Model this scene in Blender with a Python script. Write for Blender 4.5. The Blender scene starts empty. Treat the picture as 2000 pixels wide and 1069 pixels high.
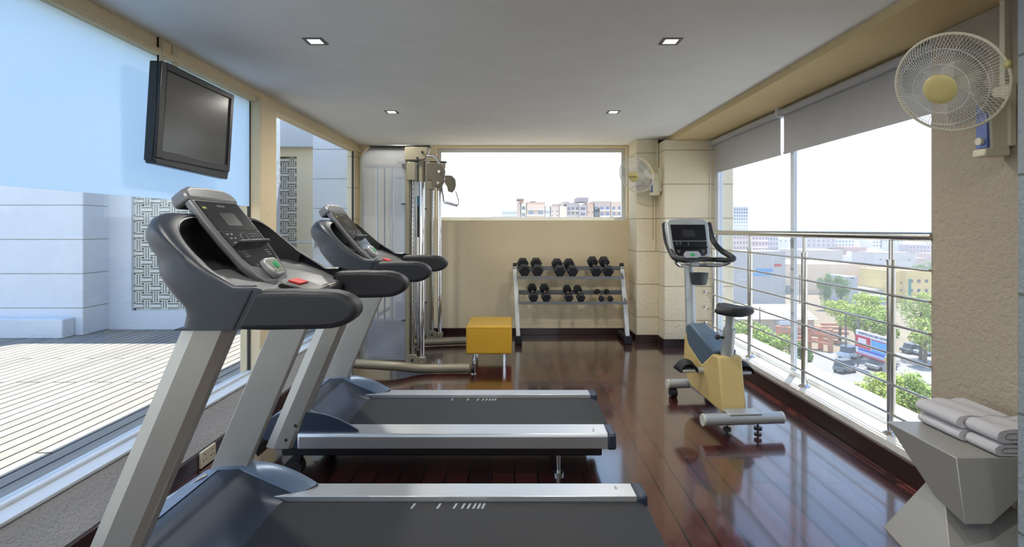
import bpy, bmesh, math, random
from mathutils import Vector, Matrix
random.seed(7)
S = bpy.context.scene
COL = S.collection
PI = math.pi
F = 1050.0; CX = 1005.0; HY = 447.0; EYE = 1.35

def at(px, py, Y):                      # photo measurement -> world point at depth Y
    return Vector(((px-CX)/F*Y, Y, EYE-(py-HY)/F*Y))

# ------------------------------------------------------------------ materials
def srgb(r, g, b):
    def f(c):
        c /= 255.0
        return c/12.92 if c <= 0.04045 else ((c+0.055)/1.055)**2.4
    return (f(r), f(g), f(b), 1)

MATS = {}
def mat(name, col, rough=0.5, metal=0.0, bump=0.0, bscale=60.0, var=0.0, vscale=4.0, coat=0.0, spec=0.5, stretch=None, detail=4):
    if name in MATS: return MATS[name]
    m = bpy.data.materials.new(name); m.use_nodes = True
    nt = m.node_tree; b = nt.nodes['Principled BSDF']
    b.inputs['Base Color'].default_value = col
    b.inputs['Roughness'].default_value = rough
    b.inputs['Metallic'].default_value = metal
    b.inputs['Coat Weight'].default_value = coat
    b.inputs['Specular IOR Level'].default_value = spec
    tc = nt.nodes.new('ShaderNodeTexCoord'); mp = nt.nodes.new('ShaderNodeMapping')
    nt.links.new(tc.outputs['Object'], mp.inputs['Vector'])
    if stretch: mp.inputs['Scale'].default_value = stretch
    if bump:
        n = nt.nodes.new('ShaderNodeTexNoise'); n.inputs['Scale'].default_value = bscale; n.inputs['Detail'].default_value = detail
        bp = nt.nodes.new('ShaderNodeBump'); bp.inputs['Strength'].default_value = bump; bp.inputs['Distance'].default_value = 0.01
        nt.links.new(mp.outputs[0], n.inputs['Vector']); nt.links.new(n.outputs['Fac'], bp.inputs['Height'])
        nt.links.new(bp.outputs[0], b.inputs['Normal'])
    v = var if var else 0.06
    n2 = nt.nodes.new('ShaderNodeTexNoise'); n2.inputs['Scale'].default_value = vscale; n2.inputs['Detail'].default_value = 5
    mx = nt.nodes.new('ShaderNodeMix'); mx.data_type = 'RGBA'
    mx.inputs['A'].default_value = tuple(c*(1-v) for c in col[:3])+(1,)
    mx.inputs['B'].default_value = tuple(min(1, c*(1+v)) for c in col[:3])+(1,)
    nt.links.new(mp.outputs[0], n2.inputs['Vector'])
    nt.links.new(n2.outputs['Fac'], mx.inputs['Factor']); nt.links.new(mx.outputs['Result'], b.inputs['Base Color'])
    MATS[name] = m
    return m

def emis(name, col, st):
    m = bpy.data.materials.new(name); m.use_nodes = True
    b = m.node_tree.nodes['Principled BSDF']; b.inputs['Base Color'].default_value = col
    b.inputs['Emission Color'].default_value = col; b.inputs['Emission Strength'].default_value = st
    return m

def schlick(nt, ior):
    lw = nt.nodes.new('ShaderNodeLayerWeight'); lw.inputs[0].default_value = .5
    p = nt.nodes.new('ShaderNodeMath'); p.operation = 'POWER'; p.inputs[1].default_value = 5
    nt.links.new(lw.outputs['Facing'], p.inputs[0])
    r0 = ((ior-1)/(ior+1))**2
    q = nt.nodes.new('ShaderNodeMath'); q.operation = 'MULTIPLY_ADD'; q.inputs[1].default_value = .32*(1-r0); q.inputs[2].default_value = r0
    nt.links.new(p.outputs[0], q.inputs[0]); return q
def glass(name, tint, rough=0.0, ior=1.45, gain=1.0):
    m = bpy.data.materials.new(name); m.use_nodes = True; nt = m.node_tree
    nt.nodes.remove(nt.nodes['Principled BSDF'])
    t = nt.nodes.new('ShaderNodeBsdfTransparent'); t.inputs[0].default_value = tint
    g = nt.nodes.new('ShaderNodeBsdfGlossy'); g.inputs['Roughness'].default_value = rough
    f = schlick(nt, ior)
    x = nt.nodes.new('ShaderNodeMixShader')
    nt.links.new(f.outputs[0], x.inputs[0]); nt.links.new(t.outputs[0], x.inputs[1]); nt.links.new(g.outputs[0], x.inputs[2])
    nt.links.new(x.outputs[0], nt.nodes['Material Output'].inputs['Surface'])
    return m

def plaster(name, col, grooves=None, bump=0.6, scale=22, g0=0.0, gstep=0.4):
    """rough cast plaster, optional horizontal joint grooves at world z = g0 + k*gstep"""
    m = mat(name, col, 0.85, 0, 0, 1, var=0.07, vscale=2.2, spec=0.2)
    nt = m.node_tree; b = nt.nodes['Principled BSDF']
    geo = nt.nodes.new('ShaderNodeNewGeometry')
    n = nt.nodes.new('ShaderNodeTexNoise'); n.inputs['Scale'].default_value = scale; n.inputs['Detail'].default_value = 8; n.inputs['Roughness'].default_value = 0.6
    nt.links.new(geo.outputs['Position'], n.inputs['Vector'])
    bp = nt.nodes.new('ShaderNodeBump'); bp.inputs['Strength'].default_value = bump; bp.inputs['Distance'].default_value = 0.02
    nt.links.new(n.outputs['Fac'], bp.inputs['Height'])
    nt.links.new(bp.outputs[0], b.inputs['Normal'])
    if grooves:
        sep = nt.nodes.new('ShaderNodeSeparateXYZ'); nt.links.new(geo.outputs['Position'], sep.inputs[0])
        a = nt.nodes.new('ShaderNodeMath'); a.operation = 'SUBTRACT'; a.inputs[1].default_value = g0; nt.links.new(sep.outputs['Z'], a.inputs[0])
        p = nt.nodes.new('ShaderNodeMath'); p.operation = 'PINGPONG'; p.inputs[1].default_value = gstep; nt.links.new(a.outputs[0], p.inputs[0])
        # pingpong folds at 0 and gstep; use period 2*scale -> scale = gstep/2 gives a zero at every gstep
        p.inputs[1].default_value = gstep/2
        c = nt.nodes.new('ShaderNodeMath'); c.operation = 'LESS_THAN'; c.inputs[1].default_value = 0.005; nt.links.new(p.outputs[0], c.inputs[0])
        b2 = nt.nodes.new('ShaderNodeBump'); b2.invert = True; b2.inputs['Strength'].default_value = 1; b2.inputs['Distance'].default_value = 0.012
        nt.links.new(c.outputs[0], b2.inputs['Height']); nt.links.new(bp.outputs[0], b2.inputs['Normal']); nt.links.new(b2.outputs[0], b.inputs['Normal'])
        mix = nt.nodes.new('ShaderNodeMix'); mix.data_type = 'RGBA'; mix.blend_type = 'MULTIPLY'
        src = b.inputs['Base Color'].links[0].from_socket
        nt.links.new(c.outputs[0], mix.inputs['Factor']); nt.links.new(src, mix.inputs['A']); mix.inputs['B'].default_value = (.55, .52, .46, 1)
        nt.links.new(mix.outputs['Result'], b.inputs['Base Color'])
    return m

def planks(name, c1, c2, mortar, width, length, rough, var_noise=0.25, gap=0.004, coat=0.0, bumpd=0.002, spec=0.5, wav=0.0):
    m = bpy.data.materials.new(name); m.use_nodes = True; nt = m.node_tree; b = nt.nodes['Principled BSDF']
    geo = nt.nodes.new('ShaderNodeNewGeometry')
    mp = nt.nodes.new('ShaderNodeMapping'); mp.inputs['Rotation'].default_value = (0, 0, PI/2)
    nt.links.new(geo.outputs['Position'], mp.inputs['Vector'])
    br = nt.nodes.new('ShaderNodeTexBrick'); br.offset = 0.37; br.offset_frequency = 3; br.squash = 1
    br.inputs['Color1'].default_value = c1; br.inputs['Color2'].default_value = c2; br.inputs['Mortar'].default_value = mortar
    br.inputs['Scale'].default_value = 1; br.inputs['Mortar Size'].default_value = gap; br.inputs['Mortar Smooth'].default_value = 0.1
    br.inputs['Bias'].default_value = 0; br.inputs['Brick Width'].default_value = length; br.inputs['Row Height'].default_value = width
    nt.links.new(mp.outputs[0], br.inputs['Vector'])
    mp2 = nt.nodes.new('ShaderNodeMapping'); mp2.inputs['Scale'].default_value = (26, 1.6, 26); nt.links.new(geo.outputs['Position'], mp2.inputs['Vector'])
    n = nt.nodes.new('ShaderNodeTexNoise'); n.inputs['Scale'].default_value = 1.5; n.inputs['Detail'].default_value = 8; nt.links.new(mp2.outputs[0], n.inputs['Vector'])
    mr = nt.nodes.new('ShaderNodeMapRange'); mr.inputs['To Min'].default_value = 1-var_noise; mr.inputs['To Max'].default_value = 1+var_noise
    nt.links.new(n.outputs['Fac'], mr.inputs[0])
    mx = nt.nodes.new('ShaderNodeMix'); mx.data_type = 'RGBA'; mx.blend_type = 'MULTIPLY'; mx.inputs['Factor'].default_value = 1
    nt.links.new(br.outputs['Color'], mx.inputs['A']); nt.links.new(mr.outputs[0], mx.inputs['B'])
    nt.links.new(mx.outputs['Result'], b.inputs['Base Color'])
    n3 = nt.nodes.new('ShaderNodeTexNoise'); n3.inputs['Scale'].default_value = 7; n3.inputs['Detail'].default_value = 3
    mp3 = nt.nodes.new('ShaderNodeMapping'); mp3.inputs['Scale'].default_value = (1, .35, 1); nt.links.new(geo.outputs['Position'], mp3.inputs['Vector']); nt.links.new(mp3.outputs[0], n3.inputs['Vector'])
    b0 = nt.nodes.new('ShaderNodeBump'); b0.inputs['Strength'].default_value = wav; b0.inputs['Distance'].default_value = 0.004; nt.links.new(n3.outputs['Fac'], b0.inputs['Height'])
    bp = nt.nodes.new('ShaderNodeBump'); bp.invert = True; bp.inputs['Distance'].default_value = bumpd; bp.inputs['Strength'].default_value = 0.8
    nt.links.new(br.outputs['Fac'], bp.inputs['Height']); nt.links.new(b0.outputs[0], bp.inputs['Normal'])
    bp2 = nt.nodes.new('ShaderNodeBump'); bp2.inputs['Distance'].default_value = 0.0015; bp2.inputs['Strength'].default_value = 0.25
    nt.links.new(n.outputs['Fac'], bp2.inputs['Height']); nt.links.new(bp.outputs[0], bp2.inputs['Normal'])
    nt.links.new(bp2.outputs[0], b.inputs['Normal'])
    b.inputs['Roughness'].default_value = rough; b.inputs['Coat Weight'].default_value = coat; b.inputs['Coat Roughness'].default_value = 0.08
    b.inputs['Specular IOR Level'].default_value = spec
    return m

M = {}
M['cream'] = plaster('cream_plaster', srgb(221, 204, 170), bump=0.45, scale=16)
M['cream_block'] = plaster('cream_block', srgb(228, 216, 188), grooves=True, g0=0.30, gstep=0.39, scale=30, bump=0.7)
M['rough_beige'] = plaster('rough_beige', srgb(182, 170, 152), bump=0.8, scale=40)
M['grey_plaster'] = plaster('grey_plaster', srgb(166, 166, 166), bump=1.0, scale=60)
M['blue_block'] = plaster('pale_block', srgb(146, 156, 162), grooves=True, g0=0.28, gstep=0.42, scale=40, bump=0.7)
M['white_ext'] = plaster('white_render', srgb(206, 210, 214), grooves=True, g0=0.46, gstep=0.385, scale=18, bump=0.4)
M['white_plain'] = plaster('white_render_plain', srgb(204, 208, 211), scale=18, bump=0.4)
M['beige_ext'] = plaster('beige_render', srgb(230, 216, 186), scale=20, bump=0.4)
M['soffit'] = plaster('soffit_concrete', srgb(215, 195, 150), scale=26, bump=0.6)
M['ceiling'] = mat('ceiling_paint', srgb(232, 234, 232), 0.75, bump=0.03, bscale=200)
M['floor'] = planks('floor_wood', srgb(48, 22, 21), srgb(80, 35, 31), (.002, .001, .001, 1), 0.125, 0.95, 0.2, coat=1.0, gap=0.005, bumpd=0.006, wav=0.25)
M['skirt'] = mat('skirting_wood', srgb(38, 16, 14), 0.3, bump=0.1, bscale=30, var=.3, coat=0.3)
M['deck'] = planks('deck_wood', srgb(152, 146, 136), srgb(134, 130, 123), (.02, .018, .016, 1), 0.095, 2.1, 0.8, gap=0.0065, var_noise=0.16, bumpd=0.004, spec=.2)
M['ledge'] = plaster('ledge_plaster', srgb(225, 222, 214), scale=40, bump=0.4)
M['sill'] = plaster('sill_plaster', srgb(200, 206, 210), scale=40, bump=0.3)
M['alu'] = mat('window_frame_white', srgb(216, 221, 224), 0.4)
M['alu_grey'] = mat('window_frame_grey', srgb(176, 182, 180), 0.4, 0.2)
M['rubber'] = mat('rubber_black', srgb(28, 29, 32), 0.6)
M['gasket'] = mat('gasket_dark', srgb(50, 45, 40), 0.7)
M['shroud'] = mat('shroud_charcoal', srgb(38, 45, 55), 0.42, bump=0.05, bscale=600)
M['shroud_dark'] = mat('recess_black', srgb(20, 21, 26), 0.7)
M['pad'] = mat('arm_pad_black', srgb(29, 31, 37), 0.5, bump=0.06, bscale=500)
M['silver'] = mat('silver_paint', srgb(190, 190, 192), 0.36, 0.55)
M['silver_grey'] = mat('console_grey', srgb(116, 118, 121), 0.4, 0.4)
M['brushed'] = mat('brushed_aluminium', srgb(212, 214, 216), 0.34, 0.75, bump=0.03, bscale=40, stretch=(1, 30, 30))
M['rail_side'] = mat('rail_side_aluminium', srgb(168, 168, 168), 0.4, 0.7)
M['upright'] = mat('upright_champagne', srgb(162, 160, 153), 0.4, 0.55)
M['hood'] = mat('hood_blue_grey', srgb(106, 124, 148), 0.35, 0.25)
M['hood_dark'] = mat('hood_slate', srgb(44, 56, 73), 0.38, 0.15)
M['belt'] = mat('belt_black', srgb(25, 27, 31), 0.6, bump=0.15, bscale=900)
M['mark'] = mat('belt_mark', srgb(160, 165, 168), 0.6)
M['display'] = mat('display_black', srgb(30, 32, 37), 0.14)
M['lcd'] = mat('lcd_window', srgb(48, 50, 50), 0.25)
M['legend'] = mat('legend_grey', srgb(120, 124, 128), 0.5)
M['green'] = mat('button_green', srgb(30, 170, 100), 0.4)
M['red'] = mat('button_red', srgb(215, 55, 45), 0.4)
M['yellowlab'] = mat('label_yellow', srgb(150, 150, 30), 0.5)
M['chrome'] = mat('chrome', srgb(225, 225, 225), 0.08, 1.0)
M['steel'] = mat('stainless', srgb(205, 203, 198), 0.16, 1.0)
M['olive'] = mat('olive_frame_paint', srgb(138, 132, 112), 0.4, 0.35)
M['olive_dark'] = mat('pulley_cover_olive', srgb(104, 98, 82), 0.45, 0.2)
M['black'] = mat('plastic_black', srgb(22, 22, 25), 0.4)
M['acrylic'] = glass('smoked_acrylic', (.80, .83, .86, 1), 0.05, 1.5)
M['stack'] = mat('weight_plate_grey', srgb(110, 120, 132), 0.4, 0.3)
M['yellow'] = mat('yellow_vinyl', srgb(214, 165, 48), 0.42, bump=0.12, bscale=260)
M['rack'] = mat('rack_silver', srgb(200, 202, 198), 0.38, 0.4)
M['rack_grey'] = mat('rack_shelf_grey', srgb(125, 128, 130), 0.4, 0.6)
M['bell'] = mat('dumbbell_rubber', srgb(26, 27, 31), 0.5)
M['bike_beige'] = mat('bike_beige', srgb(205, 180, 118), 0.42)
M['bike_blue'] = mat('bike_slate', srgb(84, 104, 122), 0.38, 0.2)
M['bike_silver'] = mat('bike_silver', srgb(176, 182, 182), 0.38, 0.4)
M['bike_cap'] = mat('bike_cap', srgb(205, 205, 190), 0.5)
M['cup'] = mat('cup_grey', srgb(66, 72, 74), 0.5)
M['ivory'] = mat('fan_ivory', srgb(222, 216, 190), 0.45)
M['fan_hub'] = mat('fan_hub_yellow', srgb(206, 192, 128), 0.4, 0.1)
M['wire'] = mat('fan_wire', srgb(222, 222, 218), 0.4, 0.0)
M['blade'] = glass('fan_blade_clear', (.86, .88, .88, 1), 0.15, 1.12)
M['fan_blue'] = mat('fan_panel_blue', srgb(98, 118, 178), 0.4)
M['blind'] = mat('blind_grey', srgb(186, 186, 186), 0.85, bump=0.1, bscale=300)
M['tv'] = mat('tv_black', srgb(34, 35, 38), 0.35)
M['tv_screen'] = mat('tv_screen', srgb(58, 58, 58), 0.22)
M['bracket'] = mat('bracket_cream', srgb(196, 186, 160), 0.6)
M['towel'] = mat('towel_white', srgb(236, 234, 238), 0.95, bump=0.9, bscale=420, spec=.1)
M['table'] = mat('table_silver', srgb(158, 156, 150), 0.42, 0.25)
M['socket'] = mat('socket_cream', srgb(214, 208, 186), 0.5)
M['trunk'] = mat('trunking_dark', srgb(30, 18, 16), 0.35)
M['panel'] = mat('notice_glass', srgb(190, 204, 214), 0.12)
M['clear'] = glass('window_glass', (.93, .95, .95, 1))
M['tinted'] = glass('window_glass_tinted', (.83, .85, .87, 1))
M['jali'] = mat('lattice_stone', srgb(205, 203, 192), 0.6)
def milky():
    m = glass('milky_acrylic', (.86, .89, .92, 1), .05, 1.45); nt = m.node_tree
    out = nt.nodes['Material Output']; src = out.inputs['Surface'].links[0].from_socket
    d = nt.nodes.new('ShaderNodeBsdfDiffuse'); d.inputs[0].default_value = srgb(205, 208, 214)
    x = nt.nodes.new('ShaderNodeMixShader'); x.inputs[0].default_value = .2
    nt.links.new(src, x.inputs[1]); nt.links.new(d.outputs[0], x.inputs[2]); nt.links.new(x.outputs[0], out.inputs['Surface'])
    return m
M['acrylic'] = milky()
def film_mat():
    m = bpy.data.materials.new('frosted_film'); m.use_nodes = True; nt = m.node_tree
    nt.nodes.remove(nt.nodes['Principled BSDF'])
    t = nt.nodes.new('ShaderNodeBsdfTranslucent'); t.inputs[0].default_value = (.76, .88, .97, 1)
    d = nt.nodes.new('ShaderNodeBsdfDiffuse'); d.inputs[0].default_value = (.62, .74, .82, 1)
    tr = nt.nodes.new('ShaderNodeBsdfTransparent'); tr.inputs[0].default_value = (.80, .92, 1, 1)
    g = nt.nodes.new('ShaderNodeBsdfGlossy'); g.inputs['Roughness'].default_value = .35
    a = nt.nodes.new('ShaderNodeMixShader'); a.inputs[0].default_value = .22
    nt.links.new(t.outputs[0], a.inputs[1]); nt.links.new(d.outputs[0], a.inputs[2])
    b = nt.nodes.new('ShaderNodeMixShader'); b.inputs[0].default_value = .12
    nt.links.new(a.outputs[0], b.inputs[1]); nt.links.new(tr.outputs[0], b.inputs[2])
    f = schlick(nt, 1.2)
    c = nt.nodes.new('ShaderNodeMixShader'); nt.links.new(f.outputs[0], c.inputs[0])
    nt.links.new(b.outputs[0], c.inputs[1]); nt.links.new(g.outputs[0], c.inputs[2])
    nt.links.new(c.outputs[0], nt.nodes['Material Output'].inputs['Surface'])
    return m
M['film'] = film_mat()
M['lamp'] = emis('downlight_lamp', (1, .97, .92, 1), 6.0)

# ------------------------------------------------------------------ mesh builder
class MB:
    def __init__(s): s.v = []; s.f = []
    def add(s, vs, fs):
        o = len(s.v); s.v += [Vector(p) for p in vs]; s.f += [tuple(i+o for i in f) for f in fs]; return s
    def box(s, x0, x1, y0, y1, z0, z1):
        return s.add([(x0,y0,z0),(x1,y0,z0),(x1,y1,z0),(x0,y1,z0),(x0,y0,z1),(x1,y0,z1),(x1,y1,z1),(x0,y1,z1)],
                     [(0,3,2,1),(4,5,6,7),(0,1,5,4),(1,2,6,5),(2,3,7,6),(3,0,4,7)])
    def prism(s, poly, fn, d0, d1):
        """poly of 2-D points, fn(a, b, d) -> 3-D point"""
        n = len(poly)
        vs = [fn(a, b, d0) for a, b in poly]+[fn(a, b, d1) for a, b in poly]
        fs = [tuple(range(n))[::-1], tuple(range(n, 2*n))]+[(i, (i+1) % n, n+(i+1) % n, n+i) for i in range(n)]
        return s.add(vs, fs)
    def bar(s, p, q, w, h, up=(0, 0, 1)):
        p = Vector(p); q = Vector(q); t = (q-p).normalized(); u = Vector(up)
        a = t.cross(u)
        if a.length < 1e-4: a = t.cross(Vector((1, 0, 0)))
        a.normalize(); b = a.cross(t).normalized()
        vs = []
        for c in (p, q):
            for i, j in ((-1,-1),(1,-1),(1,1),(-1,1)): vs.append(c+a*w/2*i+b*h/2*j)
        return s.add(vs, [(0,1,2,3),(7,6,5,4),(0,4,5,1),(1,5,6,2),(2,6,7,3),(3,7,4,0)])
    def tube(s, pts, r, n=12, closed=False, rr=None):
        pts = [Vector(p) for p in pts]; k = len(pts); vs = []; fs = []
        prev = None
        for i, p in enumerate(pts):
            if closed: t = pts[(i+1) % k]-pts[i-1]
            else: t = pts[min(i+1, k-1)]-pts[max(i-1, 0)]
            t.normalize()
            if prev is None:
                a = t.cross(Vector((0, 0, 1)))
                if a.length < 1e-3: a = t.cross(Vector((1, 0, 0)))
            else:
                a = prev-t*prev.dot(t)
                if a.length < 1e-5: a = t.cross(Vector((0, 1, 0)))
            a.normalize(); prev = a; b = t.cross(a)
            ri = rr[i] if rr else r
            for j in range(n):
                an = 2*PI*j/n; vs.append(p+(a*math.cos(an)+b*math.sin(an))*ri)
        m = k if closed else k-1
        for i in range(m):
            for j in range(n):
                a0 = i*n+j; a1 = i*n+(j+1) % n; b0 = ((i+1) % k)*n+j; b1 = ((i+1) % k)*n+(j+1) % n
                fs.append((a0, a1, b1, b0))
        if not closed:
            fs.append(tuple(range(n))[::-1]); fs.append(tuple((k-1)*n+j for j in range(n)))
        return s.add(vs, fs)
    def cyl(s, p, q, r, n=20, r2=None):
        return s.tube([p, q], r, n, rr=[r, r if r2 is None else r2])
    def grid(s, rows, closed_u=False):
        nr = len(rows); nc = len(rows[0]); fs = []
        for i in range(nr-1):
            for j in range(nc if closed_u else nc-1):
                fs.append((i*nc+j, i*nc+(j+1) % nc, (i+1)*nc+(j+1) % nc, (i+1)*nc+j))
        return s.add([p for r in rows for p in r], fs)
    def lathe(s, prof, c, axis, n=32):
        """prof: (distance along axis, radius)"""
        c = Vector(c); t = Vector(axis).normalized()
        a = t.cross(Vector((0, 0, 1)));  a = a.normalized() if a.length > 1e-3 else Vector((1, 0, 0)); b = t.cross(a)
        rows = [[c+t*d+(a*math.cos(2*PI*j/n)+b*math.sin(2*PI*j/n))*max(r, 1e-4) for j in range(n)] for d, r in prof]
        s.grid(rows, True); o = len(s.v)-len(prof)*n
        s.f.append(tuple(o+j for j in range(n))[::-1]); s.f.append(tuple(o+(len(prof)-1)*n+j for j in range(n)))
        return s
    def ell(s, c, rx, ry, rz, n=16, m=10):
        rows = []
        for i in range(m+1):
            th = PI*i/m; z = math.cos(th); r = max(math.sin(th), 1e-3)
            rows.append([Vector(c)+Vector((rx*r*math.cos(2*PI*j/n), ry*r*math.sin(2*PI*j/n), rz*z)) for j in range(n)])
        return s.grid(rows, True)
    def build(s, name, m, parent=None, bevel=0, seg=2, smooth=True, solid=0, subd=0, world=True, angle=35):
        me = bpy.data.meshes.new(name)
        off = Vector((0, 0, 0))
        if parent and world:
            p = parent
            while p: off += p.location; p = p.parent
        me.from_pydata([tuple(v-off) for v in s.v], [], s.f); me.validate()
        bm = bmesh.new(); bm.from_mesh(me)
        bmesh.ops.remove_doubles(bm, verts=bm.verts, dist=1e-6); bmesh.ops.recalc_face_normals(bm, faces=bm.faces)
        bm.to_mesh(me); bm.free()
        me.materials.append(M[m] if isinstance(m, str) else m)
        if smooth:
            me.shade_smooth(); me.set_sharp_from_angle(angle=math.radians(angle))
        o = bpy.data.objects.new(name, me); COL.objects.link(o)
        if parent: o.parent = parent
        if solid:
            q = o.modifiers.new('s', 'SOLIDIFY'); q.thickness = solid; q.offset = 0
        if bevel:
            q = o.modifiers.new('b', 'BEVEL'); q.width = bevel; q.segments = seg; q.limit_method = 'ANGLE'; q.angle_limit = math.radians(40)
            q.harden_normals = False
        if subd:
            q = o.modifiers.new('d', 'SUBSURF'); q.levels = subd; q.render_levels = subd
        return o

def tag(o, label=None, cat=None, group=None, kind=None):
    if label: o['label'] = label
    if cat: o['category'] = cat
    if group: o['group'] = group
    if kind: o['kind'] = kind
    return o
def thing(name, loc, label, cat, group=None, rz=0):
    o = bpy.data.objects.new(name, None); COL.objects.link(o); o.location = loc; o.rotation_euler = (0, 0, rz)
    o.empty_display_size = .1
    return tag(o, label, cat, group)
def struct(name, mb, m, parent=None, **k):
    o = mb.build(name, m, parent, **k)
    if not parent: o['kind'] = 'structure'
    return o
def copy_tree(o, parent=None):
    c = o.copy(); COL.objects.link(c); c.parent = parent
    for ch in list(o.children): copy_tree(ch, c)
    return c
def box(x0, x1, y0, y1, z0, z1): return MB().box(x0, x1, y0, y1, z0, z1)
def text_mesh(name, body, size, m, parent, mtx, ext=0.0006):
    """lettering as a mesh; mtx places the text plane (x right, y up) in the parent's space"""
    cu = bpy.data.curves.new(name, 'FONT'); cu.body = body; cu.size = size; cu.extrude = ext; cu.align_x = 'CENTER'; cu.align_y = 'CENTER'
    t = bpy.data.objects.new(name, cu); COL.objects.link(t)
    bpy.context.view_layer.update()
    me = bpy.data.meshes.new_from_object(t.evaluated_get(bpy.context.evaluated_depsgraph_get()))
    bpy.data.objects.remove(t); me.transform(mtx)
    me.materials.clear(); me.materials.append(M[m])
    o = bpy.data.objects.new(name, me); COL.objects.link(o); o.parent = parent
    return o
def frame_mtx(org, ux, uy):
    ux = Vector(ux).normalized(); uy = Vector(uy).normalized(); uz = ux.cross(uy)
    m = Matrix.Identity(4)
    for i in range(3):
        m[i][0] = ux[i]; m[i][1] = uy[i]; m[i][2] = uz[i]; m[i][3] = org[i]
    return m
def spline(pts, n=6):
    P = [Vector(p) for p in pts]; out = []
    for i in range(len(P)-1):
        p0 = P[max(i-1, 0)]; p1 = P[i]; p2 = P[i+1]; p3 = P[min(i+2, len(P)-1)]
        for k in range(n):
            t = k/n
            out.append(0.5*((2*p1)+(-p0+p2)*t+(2*p0-5*p1+4*p2-p3)*t*t+(-p0+3*p1-3*p2+p3)*t*t*t))
    out.append(P[-1]); return out

# ------------------------------------------------------------------ room shell
ZC = 2.415; YB = 6.85; YBK = -1.6
struct('floor', box(-1.9, 2.32, YBK, YB+.1, -.12, 0), 'floor', smooth=False)
struct('ceiling', box(-2.08, 1.80, YBK, YB, ZC, ZC+.15), 'ceiling', smooth=False)
struct('trim_1', box(1.80, 2.36, YBK, YB, 2.365, ZC+.15), 'soffit', smooth=False)      # concrete beam over the window
# back wall with recessed window
wb = MB()
wb.box(-2.08, 2.5, YB, YB+.3, -.15, 1.455)
wb.box(-2.08, -1.0, YB, YB+.3, 1.455, 2.56)
wb.box(1.435, 2.5, YB, YB+.3, 1.455, 2.56)
wb.box(-1.0, 1.435, YB, YB+.3, 2.395, 2.56)
struct('wall_back', wb, 'cream', smooth=False)
def window(name, rects, framemat, pane_m, mb_frame, pane):
    o = mb_frame.build(name, framemat, bevel=.003); o['kind'] = 'structure'
    pane.build('pane', pane_m, o)
    return o
fr = MB(); Yg = YB+.16
fr.box(-1.0, 1.435, Yg-.03, Yg+.03, 1.455, 1.50); fr.box(-1.0, 1.435, Yg-.03, Yg+.03, 2.345, 2.395)
fr.box(-1.0, -.955, Yg-.03, Yg+.03, 1.50, 2.345); fr.box(1.39, 1.435, Yg-.03, Yg+.03, 1.50, 2.345)
window('window_1', None, 'alu', 'clear', fr, box(-.955, 1.39, Yg-.003, Yg+.003, 1.50, 2.345))
# right rear stepped piers (cream block)
pr = MB(); pr.box(1.45, 1.71, 6.39, YB, 0, ZC); pr.box(1.71, 2.5, 6.14, YB, 0, 2.365)
struct('wall_right_rear', pr, 'cream_block', bevel=.008)
# skirting
sk = MB(); sk.box(-1.785, 1.45, YB-.015, YB, 0, .085)
struct('baseboard_back', sk, 'skirt', bevel=.003)
sk = MB(); sk.box(1.435, 1.45, 6.375, YB, 0, .09); sk.box(1.435, 1.71, 6.375, 6.39, 0, .09); sk.box(1.695, 1.71, 6.125, 6.39, 0, .09); sk.box(1.695, 2.10, 6.125, 6.14, 0, .09)
struct('baseboard_rear_right', sk, 'skirt', bevel=.003)
# right parapet / ledge, skirting along it
XL = 2.105
pa = MB(); pa.box(XL+.012, 2.62, 2.70, 6.14, -.4, .150)
struct('wall_right_ledge', pa, 'ledge', bevel=.006)
struct('baseboard_right', box(XL-.015, XL+.012, 2.60, 6.14, 0, .108), 'skirt', bevel=.003)
# right near wall
struct('wall_right', box(2.19, 2.62, YBK, 2.83, -.15, 2.365), 'rough_beige', bevel=.008)
struct('baseboard_right_near', box(2.17, 2.19, YBK, 2.83, 0, .108), 'skirt', bevel=.003)
# near pilaster at the very right of the picture
struct('wall_right_near', box(1.775, 2.19, 1.70, 1.90, 0, 2.365), 'blue_block', bevel=.006)
# right window: frame, mullion, two panes
XG = 2.31
rf = MB()
rf.box(XG-.03, XG+.03, 6.03, 6.14, .15, 2.365)
rf.box(XG-.03, XG+.03, 2.83, 6.14, .15, .19)
rf.box(XG-.03, XG+.03, 2.83, 6.14, 2.31, 2.365)
rf.box(XG-.015, XG+.015, 4.42, 4.475, .15, 2.365)
rf.box(XG-.03, XG+.03, 2.83, 2.88, .15, 2.365)
o = rf.build('window_2', 'alu', bevel=.003); o['kind'] = 'structure'
MB().box(XG-.003, XG+.003, 2.88, 4.42, .19, 2.31).build('pane', 'tinted', o)
MB().box(XG-.003, XG+.003, 4.475, 6.03, .19, 2.31).build('pane', 'tinted', o)
# left wall: parapet with sloping render, sill, pillar, lintel beam
XW = -1.90; XGl = -2.01; ZS = .257
lw = MB().prism([(-1.79, -.12), (-1.79, .085), (XW, ZS-.02), (XW, ZS), (-2.08, ZS), (-2.08, -.12)], lambda a, b, d: Vector((a, d, b)), YBK, YB)
struct('wall_left', lw, 'grey_plaster', smooth=False)
struct('trim_2', box(-2.078, XW+.004, YBK, YB, ZS-.012, ZS+.004), 'sill', bevel=.003)
struct('trim_3', box(-2.02, -1.985, YBK, YB, ZS+.004, ZS+.022), 'sill', bevel=.004)
bl = MB().box(-2.08, -1.985, YBK, YB, 2.345, ZC).box(-2.07, -1.96, YBK, YB, 2.315, 2.35)
struct('trim_4', bl, 'cream', bevel=.004)
struct('wall_left_pillar', box(-2.08, -1.92, 4.07, 4.34, ZS, 2.345), 'cream', bevel=.008)
struct('wall_left_rear', box(-2.08, -1.985, 6.68, YB, ZS, 2.345), 'cream_block', bevel=.006)
struct('baseboard_left', box(-1.79, -1.765, YBK, YB, 0, .088), 'skirt', bevel=.003)
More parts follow.
